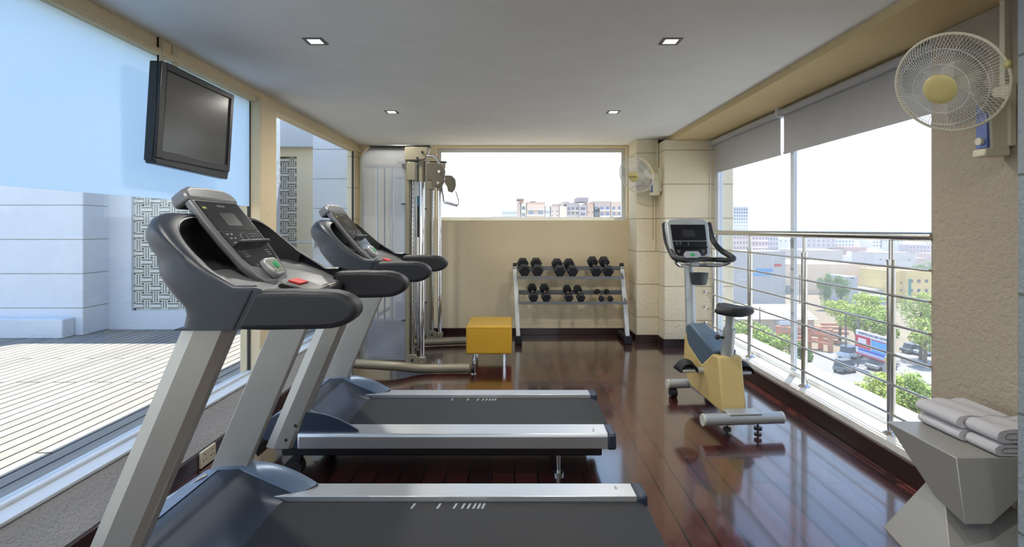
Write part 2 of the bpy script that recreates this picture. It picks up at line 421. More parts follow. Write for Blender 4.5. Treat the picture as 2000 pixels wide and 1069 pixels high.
for i, (y0, y1) in enumerate(((YBK+.05, 4.07), (4.34, 6.68))):
    f = MB(); t = .006
    f.box(XGl-.012, XGl+.012, y0, y1, ZS, ZS+.02); f.box(XGl-.012, XGl+.012, y0, y1, 2.325, 2.345)
    f.box(XGl-.012, XGl+.012, y1-t, y1, ZS, 2.345); f.box(XGl-.012, XGl+.012, y0, y0+t, ZS, 2.345)
    o = f.build('window_%d' % (3+i), 'gasket'); o['kind'] = 'structure'
    MB().box(XGl-.003, XGl+.003, y0+t, y1-t, ZS+.02, 2.325).build('pane', 'clear', o)
    if i == 0:
        MB().box(XGl+.004, XGl+.0055, y0+t, y1-t, 1.519, 2.325).build('frosted_film', 'film', o)
# wall behind the camera, with an unseen glazed opening added for soft fill
wk = MB(); wk.box(-2.08, -1.3, YBK-.2, YBK, 0, ZC+.15); wk.box(1.3, 2.62, YBK-.2, YBK, 0, ZC+.15); wk.box(-1.3, 1.3, YBK-.2, YBK, 2.1, ZC+.15); wk.box(-1.3, 1.3, YBK-.2, YBK, 0, .9)
struct('wall_front', wk, 'cream', smooth=False)
f = MB()
for x in (-1.3, -.025, 1.25): f.box(x, x+.05, YBK-.12, YBK-.06, .9, 2.1)
f.box(-1.3, 1.3, YBK-.12, YBK-.06, 2.05, 2.1); f.box(-1.3, 1.3, YBK-.12, YBK-.06, .9, .95)
o = f.build('window_5', 'alu'); o['kind'] = 'structure'
MB().box(-1.3, 1.3, YBK-.093, YBK-.087, .95, 2.05).build('pane', 'clear', o)
# unseen roof slab, edges shaped to steer sun onto ledge, floor and deck
struct('roof', MB().box(-2.08, 2.36, YBK-.3, YB+.3, ZC+.15, ZC+.20), 'white_plain', smooth=False)

# ------------------------------------------------------------------ terrace outside left
ZD = .15
struct('deck', MB().box(-13, -2.08, -4, 9.5, ZD-.2, ZD), 'deck', smooth=False)
st = MB(); st.box(-12, -4.84, 6.03, 6.45, ZD, 3.5)
struct('wall_terrace_pier', st, 'white_ext', bevel=.01)
LX0, LX1, LZ0, LZ1 = -4.57, -3.05, .37, 2.25
w = MB(); w.box(-4.84, LX0, 6.41, 6.65, ZD, 3.5); w.box(LX0, LX1, 6.41, 6.65, ZD, LZ0); w.box(LX0, LX1, 6.41, 6.65, LZ1, 3.5); w.box(LX1, -2.9, 6.41, 6.65, ZD, 3.5)
struct('wall_terrace', w, 'white_plain', smooth=False)
w = MB(); w.box(-2.63, -2.0, 7.0, 7.5, ZD, 3.5)
struct('wall_terrace_block', w, 'white_ext', bevel=.01)
w = MB()
SX0, SX1, SZ0, SZ1 = -3.70, -3.04, 1.0, 2.36
w.box(-4.4, SX0, 7.5, 7.7, ZD, 2.48); w.box(SX0, SX1, 7.5, 7.7, ZD, SZ0); w.box(SX0, SX1, 7.5, 7.7, SZ1, 2.48); w.box(SX1, -2.0, 7.5, 7.7, ZD, 2.48)
struct('wall_terrace_far', w, 'beige_ext', smooth=False)
struct('trim_5', box(-4.4, -2.0, 7.38, 7.7, 2.48, 3.5), 'white_plain', smooth=False)
o = MB().box(-12, -4.93, 5.86, 6.026, ZD, ZD+.21).build('plinth_bench', 'white_plain', bevel=.01)
tag(o, 'low white rendered bench block along the terrace pier', 'bench')
def lattice(name, x0, x1, z0, z1, Y, label):
    r = thing(name, ((x0+x1)/2, Y, z0), label, 'screen')
    MB().box(x0, x0+.02, Y, Y+.05, z0, z1).box(x1-.02, x1, Y, Y+.05, z0, z1).box(x0, x1, Y, Y+.05, z0, z0+.015).box(x0, x1, Y, Y+.05, z1-.015, z1).build('border', 'jali', r)
    c = .105; wv = MB(); nx = int((x1-x0)/c)+1; nz = int((z1-z0)/c)+1
    for i in range(nx):
        for j in range(nz):
            xa = x0+i*c; za = z0+j*c
            if (i+j) % 2 == 0:
                wv.box(xa-.012, min(xa+c+.012, x1), Y-.012, Y+.012, za+.034, min(za+.072, z1))
                wv.box(xa-.012, min(xa+c+.012, x1), Y+.0, Y+.012, za+.010, min(za+.024, z1)); wv.box(xa-.012, min(xa+c+.012, x1), Y, Y+.012, za+.082, min(za+.096, z1))
            else:
                for q in (.016, .045, .074):
                    if xa+q+.016 < x1: wv.box(xa+q, xa+q+.017, Y-.004, Y+.016, za-.018, min(za+c+.018, z1))
    wv.build('woven_bars', 'jali', r, smooth=False)
    MB().box(x0, x1, Y+.045, Y+.05, z0, z1).build('backing', mat('lattice_back', srgb(110, 108, 100), .8), r)
lattice('lattice_screen', LX0, LX1, LZ0, LZ1, 6.46, 'wide woven lattice screen set in the white terrace wall')
lattice('lattice_screen', SX0, SX1, SZ0, SZ1, 7.55, 'narrow woven lattice screen seen through the rear left window')
r = thing('wall_handrail', (-2.7, 6.9, 1.17), 'short grey metal rail fixed to the white terrace block', 'handrail')
MB().cyl((-3.4, 6.93, 1.175), (-2.59, 6.93, 1.175), .014).build('bar', 'alu_grey', r)
MB().box(-2.60, -2.57, 6.90, 7.0, 1.11, 1.235).build('end_plate', 'alu_grey', r, bevel=.003)

# ------------------------------------------------------------------ downlights
def downlight(X, Y, label, vis=True):
    r = thing('ceiling_downlight', (X, Y, ZC), label, 'downlight', 'square downlights in the ceiling')
    a, b = .056, .036
    f = MB()
    for x0, x1, y0, y1 in ((-a, a, -a, -b), (-a, a, b, a), (-a, -b, -b, b), (b, a, -b, b)):
        f.box(X+x0, X+x1, Y+y0, Y+y1, ZC-.004, ZC)
    f.build('frame', mat('downlight_frame', srgb(96, 92, 88), .4), r, smooth=False)
    MB().box(X-b, X+b, Y-b, Y+b, ZC-.002, ZC-.001).build('lamp', 'lamp', r, smooth=False)
    return r
DL = [(-1.13, 3.05, 'square ceiling downlight near the screen, nearer left one'), (.885, 3.05, 'square ceiling downlight, nearer right one'),
      (-1.12, 4.9, 'square ceiling downlight, rear left one before the cable machine'), (.90, 4.9, 'square ceiling downlight, rear right one by the far fan')]
LAMPS = []
for X, Y, l in DL:
    downlight(X, Y, l); LAMPS.append((X, Y))
LAMPS += [(-1.13, 1.2), (.885, 1.2), (-1.13, -.6), (.885, -.6)]  # unseen lamps added without fittings, carrying on the grid for more light
for X, Y in LAMPS:
    ld = bpy.data.lights.new('downlight_and_fill', 'AREA'); ld.shape = 'SQUARE'; ld.size = .12; ld.energy = 12 if Y > 2 else 10; ld.color = (1, .95, .87); ld.spread = math.radians(170)
    lo = bpy.data.objects.new('downlight_and_fill', ld); lo.location = (X, Y, ZC-.006); COL.objects.link(lo)

# ------------------------------------------------------------------ treadmill
def make_treadmill(label):
    c = 1.89
    r = thing('treadmill', (-.4, c, 0), label, 'treadmill', 'treadmills along the left windows')
    Y = lambda s, d: c+s*d
    XZ = lambda a, b, d: Vector((a, d, b))
    # uprights
    for s in (-1, 1):
        u = MB()
        sec = [(0, .030), (.052, 0), (.128, .004), (.150, .022), (.150, .062), (0, .062)]
        rows = []
        for z in (.185, 1.067):
            xl = -.953-(1.066-z)*.4228
            rows.append([Vector((xl+a, Y(s, .378-b), z)) for a, b in sec])
        u.grid(rows, True); n = len(u.v)-12
        u.f.append(tuple(range(6))); u.f.append(tuple(range(6, 12)))
        up = u.build('upright', 'upright', r, bevel=.004, angle=12)
        MB().box(-1.0, -.99, 0, 0, 0, 0)
        for X, z in ((-1.205, .235), (-1.155, .31)):
            MB().cyl((X, Y(s, .378), z), (X, Y(s, .368), z), .0085, 12).build('bolt', 'black', up)
    # side rails
    for s in (-1, 1):
        m = MB().prism([(.39, .196), (.39, .262), (.384, .272), (.262, .278), (.262, .24), (.30, .19), (.37, .186)],
                       lambda a, b, d: Vector((d, Y(s, a), b)), -1.14, .49)
        rl = m.build('side_rail', 'brushed', r, bevel=.002)
        MB().prism([(.3905, .199), (.3905, .256), (.388, .256), (.388, .199)], lambda a, b, d: Vector((d, Y(s, a), b)), -1.13, .488).build('rail_face', 'rail_side', rl, smooth=False)
        m = MB().prism([(.394, .190), (.394, .262), (.384, .276), (.262, .281), (.258, .235), (.30, .185), (.37, .182)],
                       lambda a, b, d: Vector((d, Y(s, a), b)), .488, .535)
        m.build('end_cap', 'hood_dark', r, bevel=.012, seg=3)
        MB().cyl((.42, Y(s, .376), .264), (.42, Y(s, .33), .2785), .004).build('rail_screw', 'steel', rl)
    # belt and deck
    bt = [(-.96, .258), (.50, .258), (.528, .243), (.537, .222), (.528, .200), (.50, .187), (-.96, .187)]
    b = MB().prism(bt, XZ, c-.262, c+.262).build('running_belt', 'belt', r, bevel=.002)
    for X in (-.407, -.306, -.242, -.21, -.1875, -.166, -.148, -.131):
        MB().prism([(X, .205), (X+.0085, .205), (X+.0165, .245), (X+.008, .245)], lambda a, d, z: Vector((a, c+d, z)), .2581, .2588).build('belt_mark', 'mark', b, smooth=False)
    MB().box(-1.25, .47, c-.33, c+.33, .13, .186).build('base_frame', 'black', r, bevel=.01)
    for s in (-1, 1):
        MB().cyl((.24, Y(s, .25), 0), (.24, Y(s, .25), .014), .032).cyl((.24, Y(s, .25), .014), (.24, Y(s, .25), .14), .012).build('rear_foot', 'steel', r)
        MB().cyl((-1.2, Y(s, .31), .05), (-1.2, Y(s, .24), .05), .05).bar((-1.2, Y(s, .275), .05), (-1.16, Y(s, .275), .16), .05, .04).build('front_wheel', 'rubber', r)
    # motor hood: grid across the machine
    def prof(a):
        f = max(0., (a-.62)/.38); f = f*f*(3-2*f)
        xe = -.935+.11*f; ze = .262+.020*f
        fr_ = [(-1.47, .10), (-1.45, .17), (-1.40, .245), (-1.34, .31), (-1.27, .355), (-1.20, .375), (-1.12, .378)]
        zp = .378; out = list(fr_)
        for k in range(1, 11):
            t = k/10
            x = -1.12+(xe+1.12)*t
            cen = zp-(zp-ze)*(t**.85)          # concave slope towards the belt in the middle
            cen -= .020*math.sin(PI*t)
            edg = ze+(zp-ze)*(1-t**2.1)+.0*f
            out.append((x, cen*(1-f)+edg*f))
        return out
    def hood_rows(v0, v1, n, dz=0):
        rows = []
        for i in range(n+1):
            v = v0+(v1-v0)*i/n; P = prof(abs(v)); row = []
            for (x, z) in P:
                hw = .365
                if x < -1.16: hw = .365-.19*((-1.16-x)/.31)**1.4
                row.append(Vector((x, c+v*hw, z+dz)))
            rows.append(row)
        return rows
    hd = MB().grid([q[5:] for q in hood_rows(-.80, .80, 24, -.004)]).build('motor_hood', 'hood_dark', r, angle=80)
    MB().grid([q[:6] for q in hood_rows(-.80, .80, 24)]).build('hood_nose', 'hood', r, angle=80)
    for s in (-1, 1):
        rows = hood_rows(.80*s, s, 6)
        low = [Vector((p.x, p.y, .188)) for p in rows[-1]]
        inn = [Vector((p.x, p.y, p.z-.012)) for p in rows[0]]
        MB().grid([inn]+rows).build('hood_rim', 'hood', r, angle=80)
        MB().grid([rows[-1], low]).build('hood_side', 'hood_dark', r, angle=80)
    MB().grid([[p[0] for p in hood_rows(-1, 1, 16)], [Vector((p[0].x+.02, p[0].y, .06)) for p in hood_rows(-1, 1, 16)]]).build('hood_front', 'hood_dark', r)
    # badge plate on the front slope
    MB().add([(-1.375, c+.15, .2755), (-1.345, c+.20, .309), (-1.235, c+.26, .371), (-1.215, c+.235, .376), (-1.235, c+.21, .371), (-1.345, c+.145, .309)], [(0, 1, 2, 3, 4, 5)]).build('badge', 'silver', hd, solid=.004)
    # console shroud: side cheeks
    def interp(tab, v):
        if v <= tab[0][0]: return tab[0][1]
        for (a0, b0), (a1, b1) in zip(tab, tab[1:]):
            if v <= a1:
                t = (v-a0)/(a1-a0); return b0+(b1-b0)*t
        return tab[-1][1]
    def smooth_tab(tab):
        P = spline([(a_, b_, 0) for a_, b_ in tab], 6); return [(p.x, p.y) for p in P]
    FX = smooth_tab([(1.066, -.956), (1.117, -.950), (1.158, -.998), (1.203, -1.052), (1.276, -1.130), (1.321, -1.158), (1.36, -1.152), (1.40, -1.115), (1.43, -1.08)])
    RZ = smooth_tab([(.735, 1.174), (.783, 1.187), (.829, 1.210), (.90, 1.253), (.97, 1.308), (1.04, 1.368), (1.09, 1.398), (1.16, 1.402)])
    XC, NE = -.79, 3.0
    def plan(phi, z, off=0):
        A = XC-interp(FX, z)-off; B = .385-off
        cs = max(0, math.cos(phi)); sn = math.sin(phi); ne = 9-(9-NE)*min(1, max(0, (z-1.09)/.17))
        return XC-A*cs**(2/ne), B*(abs(sn)**(2/ne))*(1 if sn > 0 else -1)
    cols = []
    phis = [-PI/2+PI*k/56 for k in range(57)]
    seam = [-1, -.6, -.2]
    def column(phi, lead=None):
        z = 1.25
        for _ in range(30):
            x = plan(phi, z)[0]; z = .5*z+.5*interp(RZ, -x)
        pts = []
        for k in range(15):
            zz = 1.066+(z-.010-1.066)*k/14; x, y = plan(phi, zz)
            if lead is not None:
                xs = -.765+(zz-1.066)/(1.174-1.066)*.055; x = x+(xs-x)*lead
            pts.append(Vector((x, c+y, zz)))
        lw = 1+1.5*max(0, math.cos(phi))**1.5*(1 if lead is None else 0)
        for off, dz in ((.004, -.004), (.012, 0), (.024, -.001), (.034, -.006)):
            x, y = plan(phi, z, off*(lw if off > .02 else 1)); dz = dz*(lw if off > .02 else 1)
            if lead is not None: x = x+(-.735-x)*lead
            pts.append(Vector((x, c+y, z+dz)))
        return pts, z
    rows = []; inner = []
    for lead in (1, .5): rows.append(column(-PI/2, lead)[0])
    for ph in phis:
        p, z = column(ph); rows.append(p)
        zi = min(1.20, z-.02); q = []
        for k in range(5):
            zz = z-.006+(zi-z+.006)*k/4; x, y = plan(ph, zz, .034*(1+1.5*max(0, math.cos(ph))**1.5)+.0015*k); q.append(Vector((x, c+y, zz)))
        inner.append(q)
    for lead in (.5, 1): rows.append(column(PI/2, lead)[0])
    MB().grid(rows).build('console_shroud', 'shroud', r, angle=60)
    MB().grid(inner[3:-3]).build('recess_wall', 'shroud_dark', r, angle=60)
    for s in (-1, 1):
        MB().prism([(-.953, 1.064), (-.953, 1.068), (-.79, 1.068), (-.79, 1.064)], XZ, Y(s, .383), Y(s, .30)).build('shroud_base', 'shroud', r)
        # arm pad
        L = [(-.786, 1.066), (-.733, 1.174)]
        arm = [(-.62, 1.1765), (-.57, 1.174)]
        cxx, czz, rx, rz = -.545, 1.121, .103, .054
        for k in range(0, 13):
            an = PI/2-PI*k/12
            arm.append((cxx+rx*max(0, math.cos(an))**.9, czz+rz*math.sin(an)))
        MB().prism(L+arm+[(-.70, 1.064)], XZ, Y(s, .388), Y(s, .305)).build('arm_rest', 'pad', r, bevel=.016, seg=4, angle=50)
        MB().prism([(-.794, 1.065), (-.788, 1.065), (-.734, 1.1765), (-.740, 1.1765)], XZ, Y(s, .3885), Y(s, .36)).build('arm_seam', 'black', r)
    tr = spline([(-1.0, 0, 1.205), (-.94, 0, 1.212), (-.88, 0, 1.186), (-.80, 0, 1.152), (-.75, 0, 1.130), (-.70, 0, 1.118)], 3)
    rows = []
    for i in range(21):
        v = -1+i/10; row = []
        for p in tr:
            q = min(1, max(0, (XC-p.x)/(XC-interp(FX, 1.2)-.03)))
            hwid = .346*(max(0.02, 1-q**NE))**(1/NE)
            row.append(Vector((p.x, c+v*hwid, p.z+abs(v)**4*(.022 if p.x > -.9 else .012))))
        rows.append(row)
    MB().grid(rows).build('tray', 'silver_grey', r, solid=.006, angle=80)
    # crossbar with pulse sensors, stop button
    MB().cyl((-.715, c-.31, 1.118), (-.715, c+.31, 1.118), .021).build('cross_bar', 'black', r)
    for s in (-1, 1):
        MB().cyl((-.715, c+s*.145, 1.118), (-.715, c+s*.25, 1.118), .0225).build('pulse_sensor', 'steel', r)
    sb = MB().prism([(-.80, 1.130), (-.80, 1.160), (-.785, 1.168), (-.730, 1.153), (-.690, 1.135), (-.690, 1.125)], XZ, c-.075, c+.075).build('stop_housing', 'black', r, bevel=.012, seg=3)
    MB().prism([(-.785, 1.168), (-.782, 1.174), (-.740, 1.162), (-.743, 1.156)], XZ, c-.030, c+.045).build('stop_button', 'red', sb, bevel=.002)
    # console head (u across = -Y is the user's right; v up the slope)
    A = Vector((-.842, c, 1.178)); B = Vector((-1.055, c, 1.445)); vv = (B-A); Lv = vv.length; vv.normalize(); uu = Vector((0, 1, 0)); ww = uu.cross(vv)
    if ww.x < 0: ww = -ww
    K = lambda u, v, w_: A+uu*u+vv*v+ww*w_
    Lc = Lv
    def outline(grow=0, top=0):
        P = []
        pts = [(-.085, -.012), (-.115, .012), (-.135, .06), (-.150, .16), (-.153, .26), (-.150, Lc), (-.145, Lc+.02), (-.12, Lc+.045), (0, Lc+.05)]
        for u, v in pts: P.append((u-grow if u else 0, v+(grow if v > .2 else -grow)))
        Q = [(-u, v) for u, v in reversed(P[:-1])]
        return [(0, -.022-grow)]+P+Q
    ol = outline()
    MB().prism(ol, K, -.024, .004).build('console', 'silver_grey', r, bevel=.010, seg=3, angle=50)
    # thicker cap at the top
    cap = [(-.156, Lc-.005), (-.154, Lc+.02), (-.138, Lc+.045), (-.10, Lc+.058), (0, Lc+.062), (.10, Lc+.058), (.138, Lc+.045), (.154, Lc+.02), (.156, Lc-.005)]
    MB().prism(cap, K, -.055, .009).build('console_cap', 'silver_grey', r, bevel=.014, seg=3, angle=50)
    d1 = [(-.133, .207), (-.131, Lc-.008), (.131, Lc-.008), (.133, .207)]
    d2 = [(-.05, .052), (-.098, .060), (-.120, .095), (-.133, .201), (.133, .201), (.120, .095), (.098, .060), (.05, .052)]
    dp = MB().prism(d1, K, .004, .0065).build('display_panel', 'display', r, smooth=False)
    MB().prism([(-.05, .228), (-.05, .285), (.05, .285), (.05, .228)], K, .0065, .0072).build('lcd', 'lcd', dp, smooth=False)
    MB().prism([(-.122, .300), (-.122, .308), (-.100, .308), (-.100, .300)], K, .0065, .0072).build('warning_label', 'yellowlab', dp, smooth=False)
    text_mesh('logo', 'PRECOR', .013, 'legend', dp, Matrix.Translation(-r.location) @ frame_mtx(K(0, Lc-.028, .0068), (0, 1, 0), vv))
    kp = MB().prism(d2, K, .004, .0065).build('key_panel', 'display', r, smooth=False)
    kb = MB()
    for i in range(2):
        for j in range(3):
            if i == 1 and j == 2: continue
            u = -.108+i*.026+j*.004; v = .188-j*.018
            kb.prism([(u, v), (u, v+.006), (u+.014, v+.006), (u+.014, v)], K, .0065, .0074)
    for i in range(4):
        for j in range(4):
            u = .046+i*.019; v = .155+j*.0115
            kb.prism([(u, v), (u, v+.003), (u+.012, v+.003), (u+.012, v)], K, .0065, .0072)
    kb.build('keys', 'legend', kp, smooth=False)
    jk = MB().tube([K(-.005+.022*math.cos(a), .176+.018*math.sin(a), .0068) for a in [2*PI*k/20 for k in range(20)]], .0012, 6, True)
    jk.build('jog_ring', 'legend', kp)
    for s in (-1, 1):
        lb = MB()
        for j in range(3): lb.prism([(s*.08-.014, .115-j*.010), (s*.08-.014, .118-j*.010), (s*.08+.014, .118-j*.010), (s*.08+.014, .115-j*.010)], K, .0065, .0072)
        lb.build('legend_text', 'legend', kp, smooth=False)
    rs = MB().prism([(-.105, .140), (-.105, .146), (.105, .146), (.105, .140)], K, .005, .030).build('reading_rack', 'black', r, bevel=.001)
    MB().prism([(-.103, .1455), (-.103, .1475), (.103, .1475), (.103, .1455)], K, .027, .032).build('rack_edge', 'silver', rs, smooth=False)
    # keypad pod
    kq = MB().prism([(-.030, -.005), (-.046, .02), (-.048, .058), (-.036, .070), (.036, .070), (.048, .058), (.046, .02), (.030, -.005)], K, .002, .030).build('keypad_pod', 'silver', r, bevel=.008, seg=3)
    MB().prism([(-.034, .005), (-.038, .056), (.038, .056), (.034, .005)], K, .0300, .0312).build('keypad_face', mat('pod_face', srgb(140, 150, 138), .4), kq, smooth=False)
    MB().prism([(.014*math.cos(a), .034+.014*math.sin(a)) for a in [2*PI*k/16 for k in range(16)]], K, .0312, .0345).build('start_button', 'green', kq)
    # neck under console into tray
    MB().bar(K(0, .05, -.03), (-.90, c, 1.20), .20, .06).build('console_neck', 'shroud_dark', r, bevel=.01)
    return r
t1 = make_treadmill('treadmill nearest the camera, belt cut off by the bottom of the photo')
t2 = copy_tree(t1); t2.location = (-.4, 3.21, 0)
t2['label'] = 'treadmill standing behind the nearest one, in front of the cable machine'

# ------------------------------------------------------------------ television on its bracket
tvr = thing('television', (-1.85, 3.15, 1.96), 'black flat television hanging from the left beam, screen off', 'television')
E = Vector((0, 1, 0)); tl = math.radians(3.5)
upv = Vector((math.sin(tl), 0, math.cos(tl))); nv = E.cross(upv)      # nv points into the room (+X)
if nv.x < 0: nv = -nv
TC = Vector((-1.86, 3.155, EYE+.613))
T = lambda a, b, d: TC+E*a+upv*b+nv*d
hw, hh = .362, .262
def rr_(x0, x1, z0, z1): return [(x0, z0), (x1, z0), (x1, z1), (x0, z1)]
MB().prism(rr_(-hw, hw, -hh, hh), T, -.055, -.005).build('housing', 'tv', tvr, bevel=.008, seg=2)
bz = MB(); bx_, bt_, bb_ = .034, .034, .062
bz.prism(rr_(-hw, -hw+bx_+.012, -hh+.02, hh), T, -.005, .012); bz.prism(rr_(hw-bx_, hw, -hh+.02, hh), T, -.005, .012)
bz.prism(rr_(-hw+bx_+.012, hw-bx_, hh-bt_, hh), T, -.005, .012); bz.prism(rr_(-hw+bx_+.012, hw-bx_, -hh+.02, -hh+bb_), T, -.005, .012)
bz.build('bezel', 'tv', tvr, bevel=.004)
MB().prism(rr_(-hw+bx_+.012, hw-bx_, -hh+bb_, hh-bt_), T, -.005, .003).build('screen', 'tv_screen', tvr, smooth=False)
MB().prism([(-hw+.01, -hh-.012), (hw-.01, -hh-.03), (hw, -hh+.022), (-hw, -hh+.022)], T, -.05, .006).build('speaker_strip', 'tv', tvr, bevel=.005)
bk = thing('television_bracket', (-1.97, 3.06, 2.3), 'cream steel strap bracket holding the television to the beam', 'bracket')
MB().box(-1.985, -1.975, 2.985, 3.03, 2.19, ZC).box(-1.985, -1.955, 2.985, 2.989, 2.19, ZC).build('strap', 'bracket', bk)
MB().box(-1.985, -1.975, 3.11, 3.155, 2.19, ZC).build('strap', 'bracket', bk)
MB().box(-1.985, -1.915, 2.98, 3.16, 2.0, 2.2).build('mount_plate', 'bracket', bk)

# ------------------------------------------------------------------ cable machine
cm = thing('cable_machine', (-1.1, 5.6, 0), 'olive and chrome dual stack cable machine in the rear left corner', 'gym machine')
def tower(Yc, sgn, full):
    x0, x1 = -1.425, -1.0; zt = 2.115; zb = .13
    arch = [(x0, 0, zb), (x0, 0, 1.95)]+[(x0+.13-.13*math.cos(a), 0, 1.985+.12*math.sin(a)) for a in [PI/2*k/6 for k in range(7)]]+[(x1+.03, 0, zt-.01)]
    fr = MB().tube([Vector((p[0], Yc, p[2])) for p in arch], .018, 10)
    fr.build('frame_tube', 'olive', cm)
    MB().box(x1-.022, x1+.022, Yc-.03, Yc+.03, .07, zt).build('column', 'olive', cm, bevel=.006)
    # acrylic guard
    gp = [(x0+.01, zb), (x0+.01, 1.95)]+[(x0+.13-.12*math.cos(a), 1.985+.11*math.sin(a)) for a in [PI/2*k/6 for k in range(7)]]+[(x1-.02, zt-.02), (x1-.02, zb)]
    g = MB().prism(gp, lambda a, b, d: Vector((a, d, b)), Yc-.032, Yc-.029).build('guard_panel', 'acrylic', cm, smooth=False)
    for z in (.5, 1.05, 1.58, 1.95):
        MB().cyl((x1-.05, Yc-.038, z), (x1-.01, Yc-.038, z), .006, 8).build('panel_clip', 'black', g)
    # guide rods and weight plates
    for x in (-1.30, -1.16): MB().cyl((x, Yc+.06, .12), (x, Yc+.06, 1.93), .013).build('guide_rod', 'steel', cm)
    MB().box(x0, x1, Yc+.02, Yc+.10, 1.925, 1.955).build('rod_bracket', 'olive', cm, bevel=.004)
    MB().box(x0+.05, x1-.02, Yc+.0, Yc+.12, .10, .13).build('stack_base', 'olive', cm, bevel=.004)
    for k in range(16):
        z = .135+k*.0225
        MB().box(-1.375, -1.04, Yc+.0, Yc+.12, z, z+.0205).build('weight_plate', 'stack', cm, bevel=.002)
    MB().cyl((-1.23, Yc+.06, .49), (-1.23, Yc+.06, 1.93), .007, 8).build('selector_rod', 'black', cm)
    MB().cyl((-1.23, Yc+.045, .49), (-1.23, Yc+.045, 1.93), .003, 6).build('stack_cable', 'black', cm)
    # top head
    MB().prism([(x1-.02, 1.985), (x1-.02, zt), (x1+.20, zt), (x1+.20, 2.06), (x1+.17, 1.995), (x1+.13, 1.985)], lambda a, b, d: Vector((a, d, b)), Yc-.045, Yc+.045).build('head_cover', 'olive', cm, bevel=.008)
    MB().box(x1-.35, x1+.215, Yc-.047, Yc+.047, zt-.004, zt+.012).build('head_cap', 'black', cm, bevel=.005)
    bd = MB()
    for x, z in ((x1+.145, 2.06), (x1+.10, 2.005)): bd.cyl((x, Yc-.052, z), (x, Yc-.04, z), .012, 12)
    bd.build('head_bolt', 'black', cm)
tower(5.03, 1, True); tower(6.22, 1, True)
MB().tube([(-.99, 5.03, 2.095), (-.99, 6.22, 2.095)], .03).build('top_beam', 'olive', cm)
MB().cyl((-1.42, 5.03, .45), (-1.42, 6.22, .45), .02).build('rear_tie', 'olive', cm)
for Yc, far in ((5.03, 0), (6.22, 1)):
    # foot
    if not far:
        pts = spline([(-1.50, Yc-.10, .115), (-1.1, Yc-.08, .085), (-.85, Yc-.03, .05), (-.42, Yc-.01, .048)], 6)
    else:
        pts = spline([(-1.25, Yc-.10, .06), (-1.0, Yc-.06, .05), (-.75, Yc, .05), (-.42, Yc+.03, .05)], 6)
    MB().tube(pts, .043, 14).build('foot_tube', 'olive', cm)
    MB().cyl((-.40, pts[-1].y, .046), (-.375, pts[-1].y, .046), .042).build('foot_cap', 'black', cm)
    MB().cyl((-.385, pts[-1].y, 0), (-.385, pts[-1].y, .03), .012).cyl((-.385, pts[-1].y, 0), (-.385, pts[-1].y, .008), .03).build('leveller', 'steel', cm)
    # chrome upright and perforated upright
    MB().cyl((-.865, Yc, .09), (-.865, Yc, 2.0), .024).build('chrome_column', 'chrome', cm)
    pc = MB().cyl((-.955, Yc+.02, .14), (-.955, Yc+.02, 1.97), .02).build('perforated_column', 'steel', cm)
    hl = MB()
    for k in range(40): hl.cyl((-.9505, Yc-.0015, .25+k*.042), (-.9505, Yc+.004, .25+k*.042), .0045, 8)
    hl.build('adjustment_holes', 'black', pc)
    MB().box(-.90, -.83, Yc-.035, Yc+.035, .085, .155).build('column_socket', 'olive', cm, bevel=.008)
    pl = MB().prism([(-1.0+.05+.055*math.cos(a), .13+.055*math.sin(a)) for a in [PI*k/10 for k in range(11)]]+[(-1.005, .06), (-.895, .06)], lambda a, b, d: Vector((a, d, b)), Yc-.045, Yc-.02)
    pl.build('pulley_plate', 'olive', cm, bevel=.003)
    MB().cyl((-.95, Yc-.052, .13), (-.95, Yc-.042, .13), .013, 12).build('pulley_bolt', 'black', cm)
    # carriage
    MB().box(-1.0, -.92, Yc-.04, Yc+.045, 1.80, 1.97).build('carriage', 'olive', cm, bevel=.005)
    MB().cyl((-.865, Yc, 1.79), (-.865, Yc, 1.985), .034).build('carriage_sleeve', 'olive', cm)
    dx = .0 if not far else 0
    if not far:
        cov = [(-.82, 1.965), (-.73, 1.965), (-.675, 1.94), (-.645, 1.89), (-.65, 1.83), (-.66, 1.77), (-.69, 1.735), (-.735, 1.73), (-.765, 1.755), (-.77, 1.80), (-.82, 1.80)]
    else:
        cov = [(-.80, 1.965), (-.72, 1.96), (-.682, 1.92), (-.675, 1.85), (-.69, 1.80), (-.72, 1.765), (-.765, 1.78), (-.775, 1.83), (-.80, 1.87)]
    cv = MB().prism(cov, lambda a, b, d: Vector((a, d, b)), Yc-.05, Yc+.0).build('pulley_cover', 'olive_dark', cm, bevel=.006, seg=3)
    bo = [(-.70, 1.88), (-.71, 1.775)] if not far else [(-.735, 1.91), (-.735, 1.81)]
    for x, z in bo: MB().cyl((x, Yc-.056, z), (x, Yc-.048, z), .013, 12).build('cover_bolt', 'steel', cv)
    if far:
        MB().cyl((-.86, Yc, 1.90), (-.78, Yc-.02, 1.90), .018).build('pulley_arm', 'olive', cm)
# handle arms
MB().tube(spline([(-.83, 5.0, 2.03), (-.74, 5.0, 2.02), (-.70, 5.0, 1.96), (-.67, 5.0, 1.86)], 5), .012).build('guide_bar', 'chrome', cm)
MB().tube([(-.68, 5.0, 1.73), (-.665, 5.0, 1.66), (-.66, 5.0, 1.60)], .006).build('near_cable', 'black', cm)
MB().tube([(-.66, 5.0, 1.60), (-.57, 4.99, 1.575), (-.53, 4.99, 1.565)], .012).build('cable_handle', 'chrome', cm)
MB().tube([(-.525, 4.99, 1.568), (-.52, 4.99, 1.61), (-.55, 5.02, 1.70)], .004).build('handle_strap', 'black', cm)
pla = MB().box(-.922, -.875, 5.09, 5.095, 1.27, 1.66).build('instruction_placard', 'black', cm)
MB().box(-.922, -.875, 5.086, 5.0895, 1.56, 1.66).build('placard_header', mat('placard_blue', srgb(60, 150, 190), .5), pla, smooth=False)
lg = MB()
